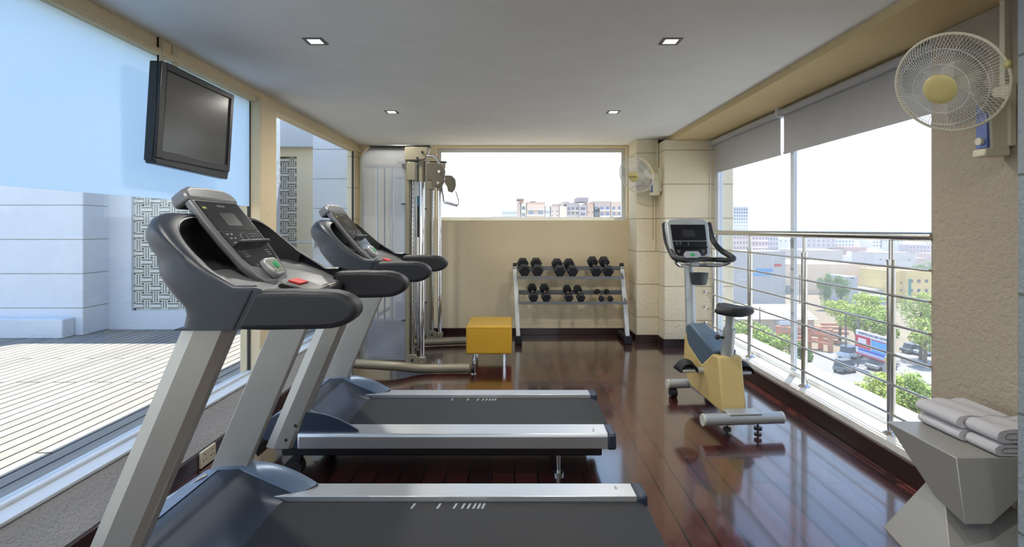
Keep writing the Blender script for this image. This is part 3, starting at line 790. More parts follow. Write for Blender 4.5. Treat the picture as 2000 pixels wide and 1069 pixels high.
for k in range(12): lg.box(-.915, -.882+.006*math.sin(k*2.3), 5.0885, 5.0898, 1.29+k*.02, 1.2935+k*.02)
lg.build('placard_lines', mat('placard_lines', srgb(90, 92, 96), .5), pla, smooth=False)
MB().box(-.93, -.905, 5.10, 5.11, .13, 2.0).build('cable_guard_strip', 'steel', cm)
MB().cyl((-.90, 5.08, .15), (-.90, 5.08, 1.95), .003, 6).build('pull_cable', 'black', cm)

# ------------------------------------------------------------------ yellow ottoman
ot = thing('ottoman', (-.25, 5.5, 0), 'yellow vinyl cube stool on thin chrome legs', 'stool')
MB().box(-.472, -.028, 5.22, 5.80, .128, .402).build('cushion', 'yellow', ot, bevel=.018, seg=4)
for x in (-.40, -.10):
    for y in (5.28, 5.74):
        MB().box(x-.012, x+.012, y-.012, y+.012, .0, .13).build('leg', 'chrome', ot, bevel=.002)
MB().box(-.462, -.038, 5.2185, 5.22, .386, .389).build('seam', mat('seam', srgb(170, 125, 30), .6), ot, smooth=False)

# ------------------------------------------------------------------ dumbbell rack
rk = thing('dumbbell_rack', (.67, 6.5, 0), 'silver two tier dumbbell rack against the back wall', 'rack')
for x, xt in ((.045, .005), (1.328, 1.305)):
    MB().bar((x, 6.32, .05), (xt, 6.56, .88), .048, .07, up=(0, 1, 0)).build('side_post', 'rack', rk, bevel=.003)
    MB().bar((xt, 6.565, .884), (xt, 6.535, .90), .05, .072, up=(0, 1, 0)).build('post_cap', 'black', rk)
    MB().box(x-.03, x+.03, 6.28, 6.80, .02, .07).build('base_foot', 'rubber', rk, bevel=.006)
    MB().box(x-.042, x+.042, 6.27, 6.345, 0, .095).build('foot_boot', 'rubber', rk, bevel=.008)
def shelf(yf, zf, yb, zb, x0, x1):
    t = Vector((0, yb-yf, zb-zf)).normalized()
    s = MB()
    s.bar((x0, yf, zf), (x1, yf, zf), .008, .036, up=(0, 0, 1)); s.bar((x0, yf+.03, zf-.014), (x1, yf+.03, zf-.012), .06, .005)
    s.bar((x0, yb, zb+.01), (x1, yb, zb+.01), .006, .05, up=(0, 0, 1)); s.bar((x0, yb-.03, zb-.012), (x1, yb-.03, zb-.012), .06, .005)
    s.bar((x0+.004, yf, zf-.002), (x0+.004, yb, zb), .006, .03); s.bar((x1-.004, yf, zf-.002), (x1-.004, yb, zb), .006, .03)
    s.build('shelf', 'rack_grey', rk)
shelf(6.37, .770, 6.66, .852, .03, 1.295)
shelf(6.28, .482, 6.60, .562, .05, 1.315)
def dumbbell(x, yf, zf, yb, zb, R, hl, dx, label, pos):
    """front head centre (x, yf, zf), rear head centre (x+dx, yb, zb)"""
    a = Vector((x, yf, zf)); b = Vector((x+dx, yb, zb)); t = (b-a).normalized()
    r = thing('dumbbell', a, label, 'dumbbell', 'black hex dumbbells on the rack')
    side = t.cross(Vector((0, 0, 1))).normalized(); up = side.cross(t)
    for c, d in ((a, 1), (b, -1)):
        rows = []
        for off, k in ((-hl*.5, .78), (-hl*.36, 1), (hl*.36, 1), (hl*.5, .78)):
            rows.append([c+t*off+(side*math.cos(PI/3*j)+up*math.sin(PI/3*j))*R*k for j in range(6)])
        m = MB().grid(rows, True); m.f.append(tuple(range(6))); m.f.append(tuple(range(18, 24)))
        m.build('hex_head', 'bell', r, bevel=.003, angle=20)
    g = MB().tube([a+t*hl*.4, a+(b-a)*.35, a+(b-a)*.5, a+(b-a)*.65, b-t*hl*.4], .012, 12, rr=[.013*R/.06+.002, .013, .0165, .013, .013*R/.06+.002])
    g.build('handle', 'chrome', r)
    return r
s_up, s_lo = 165.0, 167.0
def dmb(xf, yfp, xb, ybp, Rp, Y0, Y1, hl, label):
    a = at(xf, yfp, Y0); b = at(xb, ybp, Y1)
    dumbbell(a.x, a.y, a.z, b.y, b.z, Rp*Y0/F, hl, b.x-a.x, label, 0)
U = ['far left', 'second from the left', 'third from the left', 'fourth from the left', 'fifth from the left', 'far right']
size_u = ['large', 'large', 'large', 'large', 'large', 'large']
for i, (xf, xb, yf_, yb_, R) in enumerate(((1024, 1021, 528.5, 514.5, 12.0), (1049.5, 1047, 528.5, 514.5, 12.0), (1093, 1088, 529.5, 515.5, 11.6), (1117.8, 1111, 529.5, 515.5, 11.6), (1164, 1157, 530, 511.5, 11.4), (1187.5, 1179.5, 530, 511.5, 11.4))):
    dmb(xf, yf_-.6, xb, yb_, R, 6.38, 6.66, .085, 'large black hex dumbbell on the upper shelf, %s' % U[i])
for i, (xf, xb, yf_, yb_, R, sz) in enumerate(((1041.7, 1039.3, 580.3, 563.3, 9.9, 'medium'), (1066.5, 1063, 580.3, 563.3, 9.9, 'medium'), (1111, 1107.5, 581.2, 565, 8.9, 'medium'), (1134.2, 1128, 581.2, 565, 9.1, 'medium'), (1174.5, 1167, 584, 570.5, 6.2, 'small'), (1192, 1185, 584.2, 570.5, 6.2, 'small'))):
    dmb(xf, yf_-.2, xb, yb_, R, 6.29, 6.56, .075 if sz == 'medium' else .05, '%s black hex dumbbell on the lower shelf, %s' % (sz, U[i]))

# ------------------------------------------------------------------ exercise bike (local axes: x right, y forward, z up)
bk = thing('exercise_bike', (1.46, 3.90, 0), 'beige and slate upright exercise bike beside the window railing', 'exercise bike', rz=math.radians(5))
W = dict(world=False)
YZ = lambda a, b, d: Vector((d, a, b))
bei = [(.36, .55), (.415, .50), (.43, .30), (.40, .20), (.30, .125), (-.20, .105), (-.285, .105), (-.25, .28), (-.225, .42), (-.215, .475), (-.12, .475), (.05, .36), (.33, .45)]
rows = []
for (d, sh) in ((-.088, .012), (-.075, 0), (.075, 0), (.088, .012)):
    rows.append(d)
def body(poly, half, name, m, rear_flare=0):
    cxm = sum(p[0] for p in poly)/len(poly); czm = sum(p[1] for p in poly)/len(poly)
    b = MB().prism(poly, YZ, -half, half)
    for v in b.v:
        if v.y < -.15 and v.z < .3 and rear_flare: v.x *= rear_flare
        if v.y > .25: v.x *= .78
    return b.build(name, m, bk, bevel=.016, seg=3, world=False, angle=50)
body(bei, .085, 'lower_body', 'bike_beige')
body([(.385, .590), (.40, .50), (.33, .43), (.06, .335), (-.13, .46), (-.155, .50), (.02, .545), (.30, .612)], .083, 'upper_shroud', 'bike_blue')
MB().prism([(.01, 0), (.02, 0)], YZ, 0, 0)
# rear and front stabilisers
def stab(y, hwid, r1, name):
    o = MB().tube([(-hwid, y, .105), (hwid, y, .105)], r1, 18)
    for v in o.v: v.z = .105+(v.z-.105)*.9
    b = o.build(name, 'bike_silver', bk, world=False)
    for s in (-1, 1):
        MB().cyl((s*hwid, y, .105), (s*(hwid+.012), y, .105), r1*.93).build('end_cap', 'bike_cap', b, world=False)
    return b
stab(-.38, .262, .042, 'rear_stabiliser'); 
b = stab(.43, .19, .040, 'front_stabiliser')
for s in (-1, 1):
    MB().cyl((s*.15-.025, .43, .035), (s*.15+.025, .43, .035), .035).build('transport_wheel', 'rubber', bk, world=False)
    MB().cyl((s*.105, -.38, .0), (s*.105, -.38, .008), .024).cyl((s*.105, -.38, .006), (s*.105, -.38, .09), .006).cyl((s*.105, -.38, .03), (s*.105, -.38, .05), .026, 8).build('levelling_foot', 'black', bk, world=False)
MB().box(-.10, .12, -.41, -.30, .135, .146).build('mounting_plate', 'bike_silver', bk, bevel=.004, world=False)
MB().bar((0, -.38, .11), (0, .43, .10), .05, .04).build('keel', 'bike_silver', bk, world=False)
# seat post and saddle
MB().tube([(0, -.160, .44), (0, -.205, .665)], .04, 16, rr=[.044, .040]).build('post_sleeve', 'bike_silver', bk, world=False)
MB().tube([(0, -.158, .46), (0, -.162, .478)], .05, 16).build('post_collar', 'black', bk, world=False)
MB().tube([(0, -.195, .62), (0, -.222, .765)], .029, 16).build('seat_post', 'bike_silver', bk, world=False)
MB().cyl((-.038, -.20, .60), (-.075, -.20, .605), .008).ell((-.082, -.20, .605), .018, .016, .018).build('height_knob', 'black', bk, world=False)
rows = []
for i in range(17):
    t = i/16; y = -.13+.28*t
    hw_ = .143*math.sqrt(max(.02, 1-((t-.34)/.36)**2)) if t < .34 else .143-(.143-.035)*((t-.34)/.66)**.8
    if t > .94: hw_ *= .7
    row = []
    for j in range(16):
        an = 2*PI*j/16; cxs = math.cos(an); sz = math.sin(an)
        zz = .036*(1 if sz > 0 else .9)*(abs(sz)**.7)*(1 if sz > 0 else -1)
        dip = -.010*max(0, 1-abs(cxs)*2.2) if sz > 0 else 0
        row.append(Vector((hw_*cxs, y-.225, .795+zz+dip)))
    rows.append(row)
m = MB().grid(rows, True); n = len(m.v); m.f.append(tuple(range(16))); m.f.append(tuple(range(n-16, n)))
m.build('saddle', 'rubber', bk, world=False, subd=1, angle=70)
# mast, cup holder
MB().tube([(0, .43, .52), (0, .455, .85), (0, .485, 1.13)], .04, 16, rr=[.044, .040, .036]).build('mast', 'bike_silver', bk, world=False)
cu = MB(); 
rows = []
for z, r0 in ((.905, .052), (.91, .058), (1.0, .076), (1.0, .070), (.93, .055)):
    rows.append([Vector((.035+r0*math.cos(2*PI*j/20), .36+r0*.8*math.sin(2*PI*j/20), z)) for j in range(20)])
cu.grid(rows, True); cu.f.append(tuple(range(20))); cu.f.append(tuple(range(80, 100)))
cu.build('cup_holder', 'cup', bk, world=False)
# console
KO = Vector((-.035, .34, 1.125)); kv = Vector((0, .32, 1)).normalized(); ku = Vector((1, 0, 0)); kw = -ku.cross(kv)
if kw.y > 0: kw = -kw
KB = lambda u, v, w_: KO+ku*u+kv*v+kw*w_
ol = [(-.135, 0), (-.165, .02), (-.176, .25), (-.170, .295), (-.145, .318), (0, .328), (.145, .318), (.170, .295), (.176, .25), (.165, .02), (.135, 0)]
con = MB().prism(ol, KB, -.05, 0).build('console', 'bike_silver', bk, bevel=.012, seg=3, world=False, angle=50)
d1 = MB().prism([(-.140, .135), (-.143, .270), (.143, .270), (.140, .135)], KB, 0, .003).build('display_panel', 'display', bk, world=False, smooth=False)
MB().prism([(-.05, .17), (-.05, .225), (.05, .225), (.05, .17)], KB, .003, .0038).build('lcd', 'lcd', d1, world=False, smooth=False)
d2 = MB().prism([(-.105, .012), (-.130, .03), (-.140, .130), (.140, .130), (.130, .03), (.105, .012)], KB, 0, .003).build('key_panel', 'display', bk, world=False, smooth=False)
MB().prism([(-.138, .078), (-.138, .083), (.138, .083), (.138, .078)], KB, .003, .018).build('reading_ledge', 'black', d2, world=False, smooth=False)
kb = MB()
for i in range(2):
    for j in range(2):
        kb.prism([(-.115+i*.03, .118-j*.014), (-.115+i*.03, .123-j*.014), (-.102+i*.03, .123-j*.014), (-.102+i*.03, .118-j*.014)], KB, .003, .0042)
    kb.prism([(-.018, .112-i*.014), (-.018, .120-i*.014), (-.010, .120-i*.014), (-.010, .112-i*.014)], KB, .003, .0042)
for i in range(3):
    for s in (-1, 1): kb.prism([(s*.10-.012, .055-i*.009), (s*.10-.012, .058-i*.009), (s*.10+.012, .058-i*.009), (s*.10+.012, .055-i*.009)], KB, .003, .0038)
kb.build('keys', 'legend', d2, world=False, smooth=False)
text_mesh('logo', 'PRECOR', .016, 'mark', con, frame_mtx(KB(0, .283, .0008), (1, 0, 0), kv))
kp = MB().prism([(-.065, -.012), (-.070, .02), (-.05, .046), (.05, .046), (.070, .02), (.065, -.012)], KB, 0, .024).build('keypad_pod', 'silver', bk, bevel=.006, world=False)
MB().prism([(.018*math.cos(a), .014+.012*math.sin(a)) for a in [2*PI*k/16 for k in range(16)]], KB, .024, .0265).build('start_button', 'green', kp, world=False)
# handlebars
hb = spline([(-.195, .50, 1.385), (-.195, .46, 1.26), (-.195, .36, 1.165), (-.215, .22, 1.125), (-.16, .17, 1.112), (-.04, .22, 1.115), (.06, .22, 1.115), (.16, .15, 1.112), (.225, .18, 1.125), (.205, .34, 1.18), (.195, .46, 1.26), (.195, .53, 1.385)], 6)
n = len(hb)
MB().tube(hb, .02, 14, rr=[.0215 if (i < 20 or i > n-20) else .019 for i in range(n)]).ell(hb[0], .021, .021, .021).ell(hb[-1], .021, .021, .021).build('handlebar', 'rubber', bk, world=False)
lo_ = spline([(-.21, .22, 1.095), (-.16, .26, 1.065), (-.05, .40, 1.06), (.05, .40, 1.06), (.16, .26, 1.068), (.21, .2, 1.095)], 5)
MB().tube(lo_, .015, 12).build('support_bar', 'steel', bk, world=False)
MB().box(-.04, .04, .36, .5, 1.05, 1.15).build('bar_clamp', 'bike_silver', bk, bevel=.01, world=False)
for s in (-1, 1): MB().box(s*.10-.045, s*.10+.045, .17, .21, 1.130, 1.1345).build('pulse_plate', 'silver', bk, bevel=.001, world=False)
# cranks and pedals
def pedal(s, y, z):
    c0 = Vector((s*.09, .04, .315)); p = Vector((s*.120, y, z))
    MB().cyl(c0-Vector((s*.02, 0, 0)), c0+Vector((s*.03, 0, 0)), .022).bar(c0+Vector((s*.02, 0, 0)), p, .016, .03).build('crank', 'bike_silver', bk, world=False)
    pd = MB().box(p.x+s*.015-.0, p.x+s*.115, y-.055, y+.055, z-.014, z+.010) if s > 0 else MB().box(p.x-.115, p.x-.015, y-.055, y+.055, z-.014, z+.010)
    pr_ = pd.build('pedal', 'bike_silver', bk, bevel=.008, world=False)
    cxp = p.x+s*.065
    st_ = MB(); prof = [Vector((0, y-.05+.11*t, 0)) for t in (0, .25, .5, .75, 1)]
    rows = []
    for yy, hgt in ((y-.06, .060), (y-.01, .085), (y+.04, .080), (y+.085, .04)):
        rows.append([Vector((cxp+.064*math.cos(a), yy, z-.01+hgt*math.sin(a))) for a in [PI*k/10 for k in range(11)]])
    st_.grid(rows).build('toe_strap', 'rubber', pr_, solid=.004, world=False)
    MB().ell((cxp, y+.072, z+.006), .056, .018, .024).build('toe_cap', 'rubber', pr_, world=False)
pedal(-1, .085, .312); pedal(1, -.02, .318)

# ------------------------------------------------------------------ wall fans
def make_fan(name, c, axis, R, wallp, label, dirw, strap=True):
    """c cage centre, axis = where it blows, wallp = mount point on the wall, dirw = away from the wall"""
    ax = Vector(axis).normalized(); c = Vector(c)
    r = thing(name, c, label, 'fan', 'ivory wall fans')
    a = ax.cross(Vector((0, 0, 1))).normalized(); b = a.cross(ax)
    P = lambda rad, an, d: c+a*rad*math.cos(an)+b*rad*math.sin(an)+ax*d
    dep = .33*R
    g = MB(); N = 96
    for k in range(N):
        an = 2*PI*k/N
        pts = [P(R*.30, an, dep), P(R*.55, an+.03, dep*.93), P(R*.82, an+.06, dep*.66), P(R*.97, an+.08, dep*.25), P(R, an+.085, 0)]
        g.tube(pts, .0010*R/.21, 4)
    for q, d in ((.5, .95), (.78, .73)):
        g.tube([P(R*q, 2*PI*k/40, dep*d) for k in range(40)], .0014*R/.21, 5, True)
    g.build('front_grille', 'wire', r, smooth=False)
    g = MB()
    for k in range(72):
        an = 2*PI*k/72
        pts = [P(R*.25, an, -dep*.9), P(R*.7, an-.03, -dep*.8), P(R*.96, an-.06, -dep*.35), P(R, an-.07, 0)]
        g.tube(pts, .0010*R/.21, 4)
    g.tube([P(R*.6, 2*PI*k/40, -dep*.83) for k in range(40)], .0014*R/.21, 5, True)
    g.build('rear_grille', 'wire', r, smooth=False)
    MB().tube([P(R, 2*PI*k/60, 0) for k in range(60)], .006*R/.21, 8, True).build('rim_ring', 'ivory', r)
    hub = MB().lathe([(dep*.86, R*.30), (dep*1.0, R*.305), (dep*1.06, R*.28), (dep*1.09, R*.15), (dep*1.10, .001)], c, ax, 36).build('hub_badge', 'fan_hub', r)
    # blades
    for k in range(3):
        an0 = 2*PI*k/3+.3; rows = []
        for i in range(9):
            t = i/8; rad = R*(.16+.72*t); wid = .30+.32*math.sin(PI*min(1, t*.75+.12))
            rows.append([P(rad, an0+wid*(u-.5)*1.5, (.28*(u-.5))*R*.5) for u in [j/6 for j in range(7)]])
        MB().grid(rows).build('blade', 'blade', r, angle=80, solid=.002)
    MB().lathe([(-.02*R/.21, R*.14), (dep*.4, R*.14), (dep*.5, R*.10)], c, ax, 24).build('blade_spinner', 'ivory', r)
    mt = MB().lathe([(-dep*.92, R*.30), (-dep*1.1, R*.36), (-dep*2.0, R*.34), (-dep*2.4, R*.22), (-dep*2.45, .001)], c, ax, 28).build('motor', 'ivory', r)
    wp = Vector(wallp); dw = Vector(dirw)
    sd = dw.cross(Vector((0, 0, 1))).normalized()
    s_ = R/.21
    back = c-ax*dep*2.0
    elbow = wp+dw*.06*s_+Vector((0, 0, .02))
    MB().tube(spline([back, (back+elbow)/2+Vector((0, 0, -.005)), elbow, elbow-Vector((0, 0, .08*s_))], 5), .03*s_, 14).build('neck', 'ivory', r)
    Q = lambda u, v, w_: wp+sd*u+Vector((0, 0, 1))*v+dw*w_
    MB().prism([(-.045*s_, -.12*s_), (.045*s_, -.12*s_), (.045*s_, .16*s_), (-.045*s_, .16*s_)], Q, 0, .035*s_).build('wall_plate', 'ivory', r, bevel=.006)
    cb = MB().prism([(-.15*s_, .0), (.05*s_, .0), (.10*s_, .03*s_), (.10*s_, .10*s_), (-.15*s_, .085*s_)], lambda v, w_, u: Q(u, v, w_+.02*s_), -.034*s_, .034*s_).build('control_box', 'ivory', r, bevel=.010, seg=3)
    MB().prism([(-.028*s_, -.125*s_), (.028*s_, -.125*s_), (.028*s_, .08*s_), (-.028*s_, .08*s_)], Q, .108*s_, .122*s_).build('control_face', 'fan_blue', cb)
    MB().cyl(Q(0, -.095*s_, .12*s_), Q(0, -.095*s_, .137*s_), .017*s_).build('speed_knob', 'ivory', cb)
    MB().prism([(-.036*s_, -.165*s_), (.036*s_, -.165*s_), (.036*s_, -.13*s_), (-.036*s_, -.13*s_)], Q, .02*s_, .135*s_).build('control_foot', 'ivory', cb, bevel=.008, seg=3)
    cl = MB().ell(P(R, PI-.12, 0), .014*s_, .014*s_, .018*s_).build('rim_clip', 'fan_hub', r)
    return r, hub, P, (a, b, ax), Q
f1, hub1, P1, AX1, Q1 = make_fan('wall_fan', (1.795, 2.22, EYE+.600), (-.84, -.33, -.44), .205, (2.19, 2.385, 1.83), 'large wire caged wall fan on the near right wall', (-1, 0, 0))
MB().box(2.165, 2.19, 2.375, 2.40, 1.97, 2.365).build('cable_trunking', 'ivory', f1)
f2, hub2, P2, AX2, Q2 = make_fan('wall_fan', (1.375, 6.08, EYE+.61), (-.62, -.66, -.36), .208, (1.71, 6.265, 1.90), 'small looking wall fan high on the rear right pier, pull cords hanging', (-1, 0, 0))
a, b_, ax_ = AX2
text_mesh('hub_lettering', 'Crompton', .026, 'gasket', hub2, Matrix.Translation(-f2.location) @ frame_mtx(P2(0, 0, .208*.33*1.115), -a if a.x < 0 else a, b_ if b_.z > 0 else -b_))
for q in (-.015, .02):
    MB().cyl((1.625+q, 6.25, 1.78), (1.625+q, 6.25, 1.10 if q > 0 else 1.22), .0022, 6).build('pull_cord', 'gasket', f2)
MB().tube([(1.69, 6.36, 1.98), (1.695, 6.37, 2.2), (1.70, 6.375, 2.36)], .010, 8).tube([(1.69, 6.35, 1.98), (1.68, 6.37, 2.2), (1.685, 6.375, 2.36)], .004, 8).build('power_cord', 'ivory', f2)

# ------------------------------------------------------------------ railing
XR = 2.20; rl = thing('railing', (XR, 4.5, .15), 'polished steel railing with horizontal rods along the right window', 'railing')
MB().tube([(XR, 6.14, 1.308), (XR, 2.82, 1.308)], .026, 20).build('handrail', 'steel', rl)
for y in (5.93, 5.02, 4.08, 3.14):
    p = MB().cyl((XR, y, .15), (XR, y, 1.165), .0225).cyl((XR, y, 1.16), (XR, y, 1.17), .026).build('post', 'steel', rl)
    MB().cyl((XR, y, 1.165), (XR, y, 1.29), .0125).build('post_neck', 'steel', p)
    MB().lathe([(0, .045), (.006, .044), (.018, .030), (.02, .024)], (XR, y, .15), (0, 0, 1), 24).build('base_flange', 'steel', p)
for z in (1.13, .965, .795, .625, .45, .275):
    q = MB().cyl((XR-.02, 6.14, z), (XR-.02, 2.82, z), .0075, 12).build('rod', 'steel', rl)
    MB().cyl((XR-.02, 6.14, z), (XR-.02, 6.12, z), .018).build('rod_anchor', 'steel', q)
MB().cyl((XR, 6.14, 1.308), (XR, 6.125, 1.308), .04).build('rail_anchor', 'steel', rl)

# ------------------------------------------------------------------ roller blinds
def blind(y0, y1, label):
    r = thing('roller_blind', (2.25, (y0+y1)/2, 2.33), label, 'blind', 'grey roller blinds over the right window')
    MB().cyl((2.245, y0, 2.325), (2.245, y1, 2.325), .03, 20).build('roller', 'blind', r)
    MB().box(2.262, 2.265, y0+.015, y1-.015, 1.99, 2.325).build('fabric', 'blind', r, smooth=False)
    MB().box(2.256, 2.270, y0+.015, y1-.015, 1.975, 1.998).build('bottom_bar', 'blind', r, bevel=.003)
    for y in (y0-.004, y1+.004): MB().box(2.21, 2.28, y-.004, y+.004, 2.29, 2.365).build('end_bracket', 'alu', r)
blind(4.56, 6.10, 'grey roller blind half lowered over the rear window pane')
blind(2.86, 4.53, 'grey roller blind half lowered over the nearer window pane')
o = MB().tube(spline([(2.235, 6.12, 2.29), (2.23, 6.12, 1.7), (2.225, 6.12, 1.2)], 4), .003, 6).build('blind_chain', 'alu')
tag(o, 'thin white blind chain hanging at the rear window corner', 'chain')

# ------------------------------------------------------------------ faceted side table, towels
tb = thing('side_table', (1.95, 2.2, 0), 'silver grey faceted hourglass side table under the towels', 'side table')
xa, xb, ya, yb, zt = 1.725, 2.155, 2.10, 2.50, .455
top = [Vector((xa, ya, zt)), Vector((xb, ya, zt)), Vector((xb, yb, zt)), Vector((xa, yb, zt))]
wz = [Vector((1.70, 2.03, .232)), Vector((1.80, 2.03, .232)), Vector((2.04, 2.22, .30)), Vector((1.80, 2.30, .202))]
m = MB().add(top+wz, [(0, 1, 2, 3), (4, 7, 6, 5), (0, 4, 5, 1), (1, 5, 6, 2), (2, 6, 7, 3), (3, 7, 4, 0)])
m.build('upper_block', 'table', tb, bevel=.003, angle=5)
base = [Vector((1.665, 2.43, .0)), Vector((1.58, 1.93, .0)), Vector((2.10, 1.95, 0)), Vector((2.12, 2.56, 0))]
tt = [Vector((1.855, 2.42, .215)), Vector((1.79, 2.24, .226)), Vector((1.98, 2.12, .24)), Vector((2.04, 2.34, .23))]
m = MB().add(base+tt, [(3, 2, 1, 0), (4, 5, 6, 7), (0, 1, 5, 4), (1, 2, 6, 5), (2, 3, 7, 6), (3, 0, 4, 7)])
m.build('lower_block', 'table', tb, bevel=.003, angle=5)
def towel(x0, x1, y0, y1, z0, h, label):
    """folded towel: rolled fold visible from the near end, rounded fold on the left"""
    cy = (y0+y1)/2; r = MB(); nseg = 14
    def sec(rr):      # closed outline in x-z
        P = []; zc = z0+h/2; R_ = h/2
        for k in range(nseg+1):
            an = PI/2+PI*k/nseg
            P.append((x0+R_*1.25+R_*1.25*math.cos(an), zc+R_*math.sin(an)))
        for k in range(1, 14): P.append((x0+R_*1.25+(x1-x0-R_*2.2)*k/13, z0+.001*math.sin(k*1.3)))
        for k in range(7):
            an = -PI/2+PI*k/6
            P.append((x1-R_+R_*.9*math.cos(an), zc+R_*math.sin(an)))
        for k in range(13, 0, -1): P.append((x0+R_*1.25+(x1-x0-R_*2.2)*k/13, z0+h+.004*math.sin(k*.9+rr)))
        return P
    rows = []
    for i, yy in enumerate([y0, y0+.006, y0+.03, cy, y1-.03, y1-.006, y1]):
        k = .93 if i in (0, 6) else 1
        P = sec(i*.6); mx = sum(p[0] for p in P)/len(P); mz = z0+h/2
        rows.append([Vector((mx+(p[0]-mx)*(.985 if k < 1 else 1), yy, mz+(p[1]-mz)*k)) for p in P])
    r.grid(rows, True); n = len(rows[0]); r.f.append(tuple(range(n))); r.f.append(tuple(len(r.v)-n+j for j in range(n)))
    t = thing('folded_towel', ((x0+x1)/2, cy, z0), label, 'towel', 'white folded towels on the side table')
    r.build('towel_body', 'towel', t, angle=60)
    f = MB()
    f.tube(spline([(x1-.02, y0-.0005, z0+h*.66), ((x0+x1)/2, y0-.0005, z0+h*.70), (x0+h*.9, y0-.0005, z0+h*.72), (x0+h*.55, y0-.0005, z0+h*.5), (x0+h*.85, y0-.0005, z0+h*.32), ((x0+x1)/2, y0-.0005, z0+h*.36), (x1-.02, y0-.0005, z0+h*.34)], 5), .0022, 6)
    f.build('fold_line', mat('towel_fold', srgb(150, 140, 132), .95), t)
    return t
# left pair is set further back; each towel is folded with its long side towards the window
T_ = [(1.865, 2.10, 2.26, 2.49, .456, .048, 'lower white folded towel of the rear pair on the side table'),
      (1.855, 2.10, 2.26, 2.49, .5085, .056, 'upper white folded towel of the rear pair on the side table'),
      (1.880, 2.15, 2.105, 2.245, .456, .048, 'lower white folded towel of the front pair on the side table'),
      (1.885, 2.15, 2.10, 2.25, .5085, .056, 'upper white folded towel of the front pair on the side table')]
for q in T_: towel(*q)

# ------------------------------------------------------------------ left wall sockets / trunking
def socket(y, label):
    r = thing('power_socket', (-1.765, y, .05), label, 'socket', 'cream power sockets along the left wall')
    MB().box(-1.765, -1.752, y-.075, y+.075, .004, .095).build('plate', 'socket', r, bevel=.003)
    for s in (-1, 1):
        h = MB()
        for dy, dz in ((0, .022), (-.013, -.008), (.013, -.008)): h.cyl((-1.7525, y+s*.037+dy, .05+dz), (-1.7508, y+s*.037+dy, .05+dz), .0045, 8)
        h.build('pin_holes', 'black', r, smooth=False)
socket(3.08, 'cream double power socket on the left wall between the treadmills')
socket(1.98, 'cream double power socket low on the left wall by the near treadmill')

# notice panel on near pilaster
np_ = thing('notice_panel', (1.93, 1.9, 1.3), 'pale blue glass panel screwed to the near right pilaster', 'panel')
MB().box(1.66+.155, 2.0, 1.69, 1.70, 1.23, 1.90).build('panel_sheet', 'panel', np_, bevel=.002)
sc_ = MB()
for z in (1.30, 1.56, 1.82): sc_.cyl((1.83, 1.69, z), (1.83, 1.687, z), .006, 10)
sc_.build('panel_screws', 'steel', np_)

#CITY-BEGIN
# ------------------------------------------------------------------ the town below
GZ = -18.0
def gs(y): return (y-HY)/(EYE-GZ)
def gp(x, y):
    s = gs(y); return Vector(((x-CX)/s, F/s, GZ))
def ground_mat():
    m = mat('town_ground', srgb(140, 128, 108), .95, var=.3, vscale=.05, spec=.1); return m
struct('ground', MB().box(-300, 2600, 14, 4500, GZ-.5, GZ), ground_mat(), smooth=False)
a_, b2_ = gp(1450, 760), gp(1900, 668)
rd = MB().prism([(14, 60), (17, 84), (78, 84), (78, 66), (40, 62.5)], lambda a, b, d: Vector((a, b, d)), GZ, GZ+.04)
struct('road', rd, mat('road_grey', srgb(146, 143, 138), .9, var=.08, vscale=.3), smooth=False)
struct('road_kerb', MB().bar((41, 66.2, GZ+.15), (60, 66.2, GZ+.15), .5, .3), mat('kerb', srgb(196, 180, 150), .9))
WM = {'dark': mat('window_dark', srgb(78, 84, 96), .4), 'blue': mat('window_blue', srgb(92, 112, 146), .4)}
FOOT = []
def building(x0, x1, yt, yb, depth, col, label, wins=None, parapet=None, name='building', bands=0, wm='dark', group=None, s=None, ww=.55, wh=.5, roofcol=None, zb=GZ):
    """x0..x1, top and ground rows in the photo give the block's place; wins = (cols, rows, top, bottom in the photo)"""
    s = s or gs(yb); Y = F/s; X0 = (x0-CX)/s; X1 = (x1-CX)/s; ZT = EYE-(yt-HY)/s
    FOOT.append((X0, X1, Y, Y+depth))
    r = thing(name, ((X0+X1)/2, Y, GZ), label, 'building', group)
    m = mat('bm_%d_%d_%d' % col, srgb(*col), .9, var=.07, vscale=.25, spec=.1)
    MB().box(X0, X1, Y, Y+depth, zb, ZT).build('wall', m, r, smooth=False)
    if parapet:
        t = 2.2/s
        pm = mat('bm_%d_%d_%d' % parapet, srgb(*parapet), .9, spec=.1)
        MB().box(X0-t*.2, X1+t*.2, Y-t*.2, Y+.2, ZT-t*.2, ZT+t*.3).box(X0-t*.2, X0+.2, Y, Y+depth, ZT-t*.2, ZT+t*.3).build('parapet', pm, r, smooth=False)
    if bands:
        bm_ = mat('bm_band_%d_%d_%d' % col, srgb(*[min(255, c+28) for c in col]), .9, spec=.1)
        for k in range(bands):
            z = ZT-(k+1)*3.1
            MB().box(X0+.3, X1-.3, Y-.9, Y, z, z+.9).build('balcony', bm_, r, smooth=False)
    if wins:
        nc, nr, t0, t1_ = wins
        zt = EYE-(t0-HY)/s; zb2 = EYE-(t1_-HY)/s; cw = (X1-X0)/nc; rh = (zt-zb2)/nr; first = None
        for i in range(nc):
            for j in range(nr):
                xc = X0+(i+.5)*cw; zc = zt-(j+.5)*rh
                if first is None:
                    first = MB().box(-cw*ww/2, cw*ww/2, -.06, .06, -rh*wh/2, rh*wh/2).build('window', WM[wm], r, smooth=False, world=False)
                    o = first
                else:
                    o = first.copy(); COL.objects.link(o); o.parent = r
                o.location = Vector((xc, Y, zc))-r.location
    return r
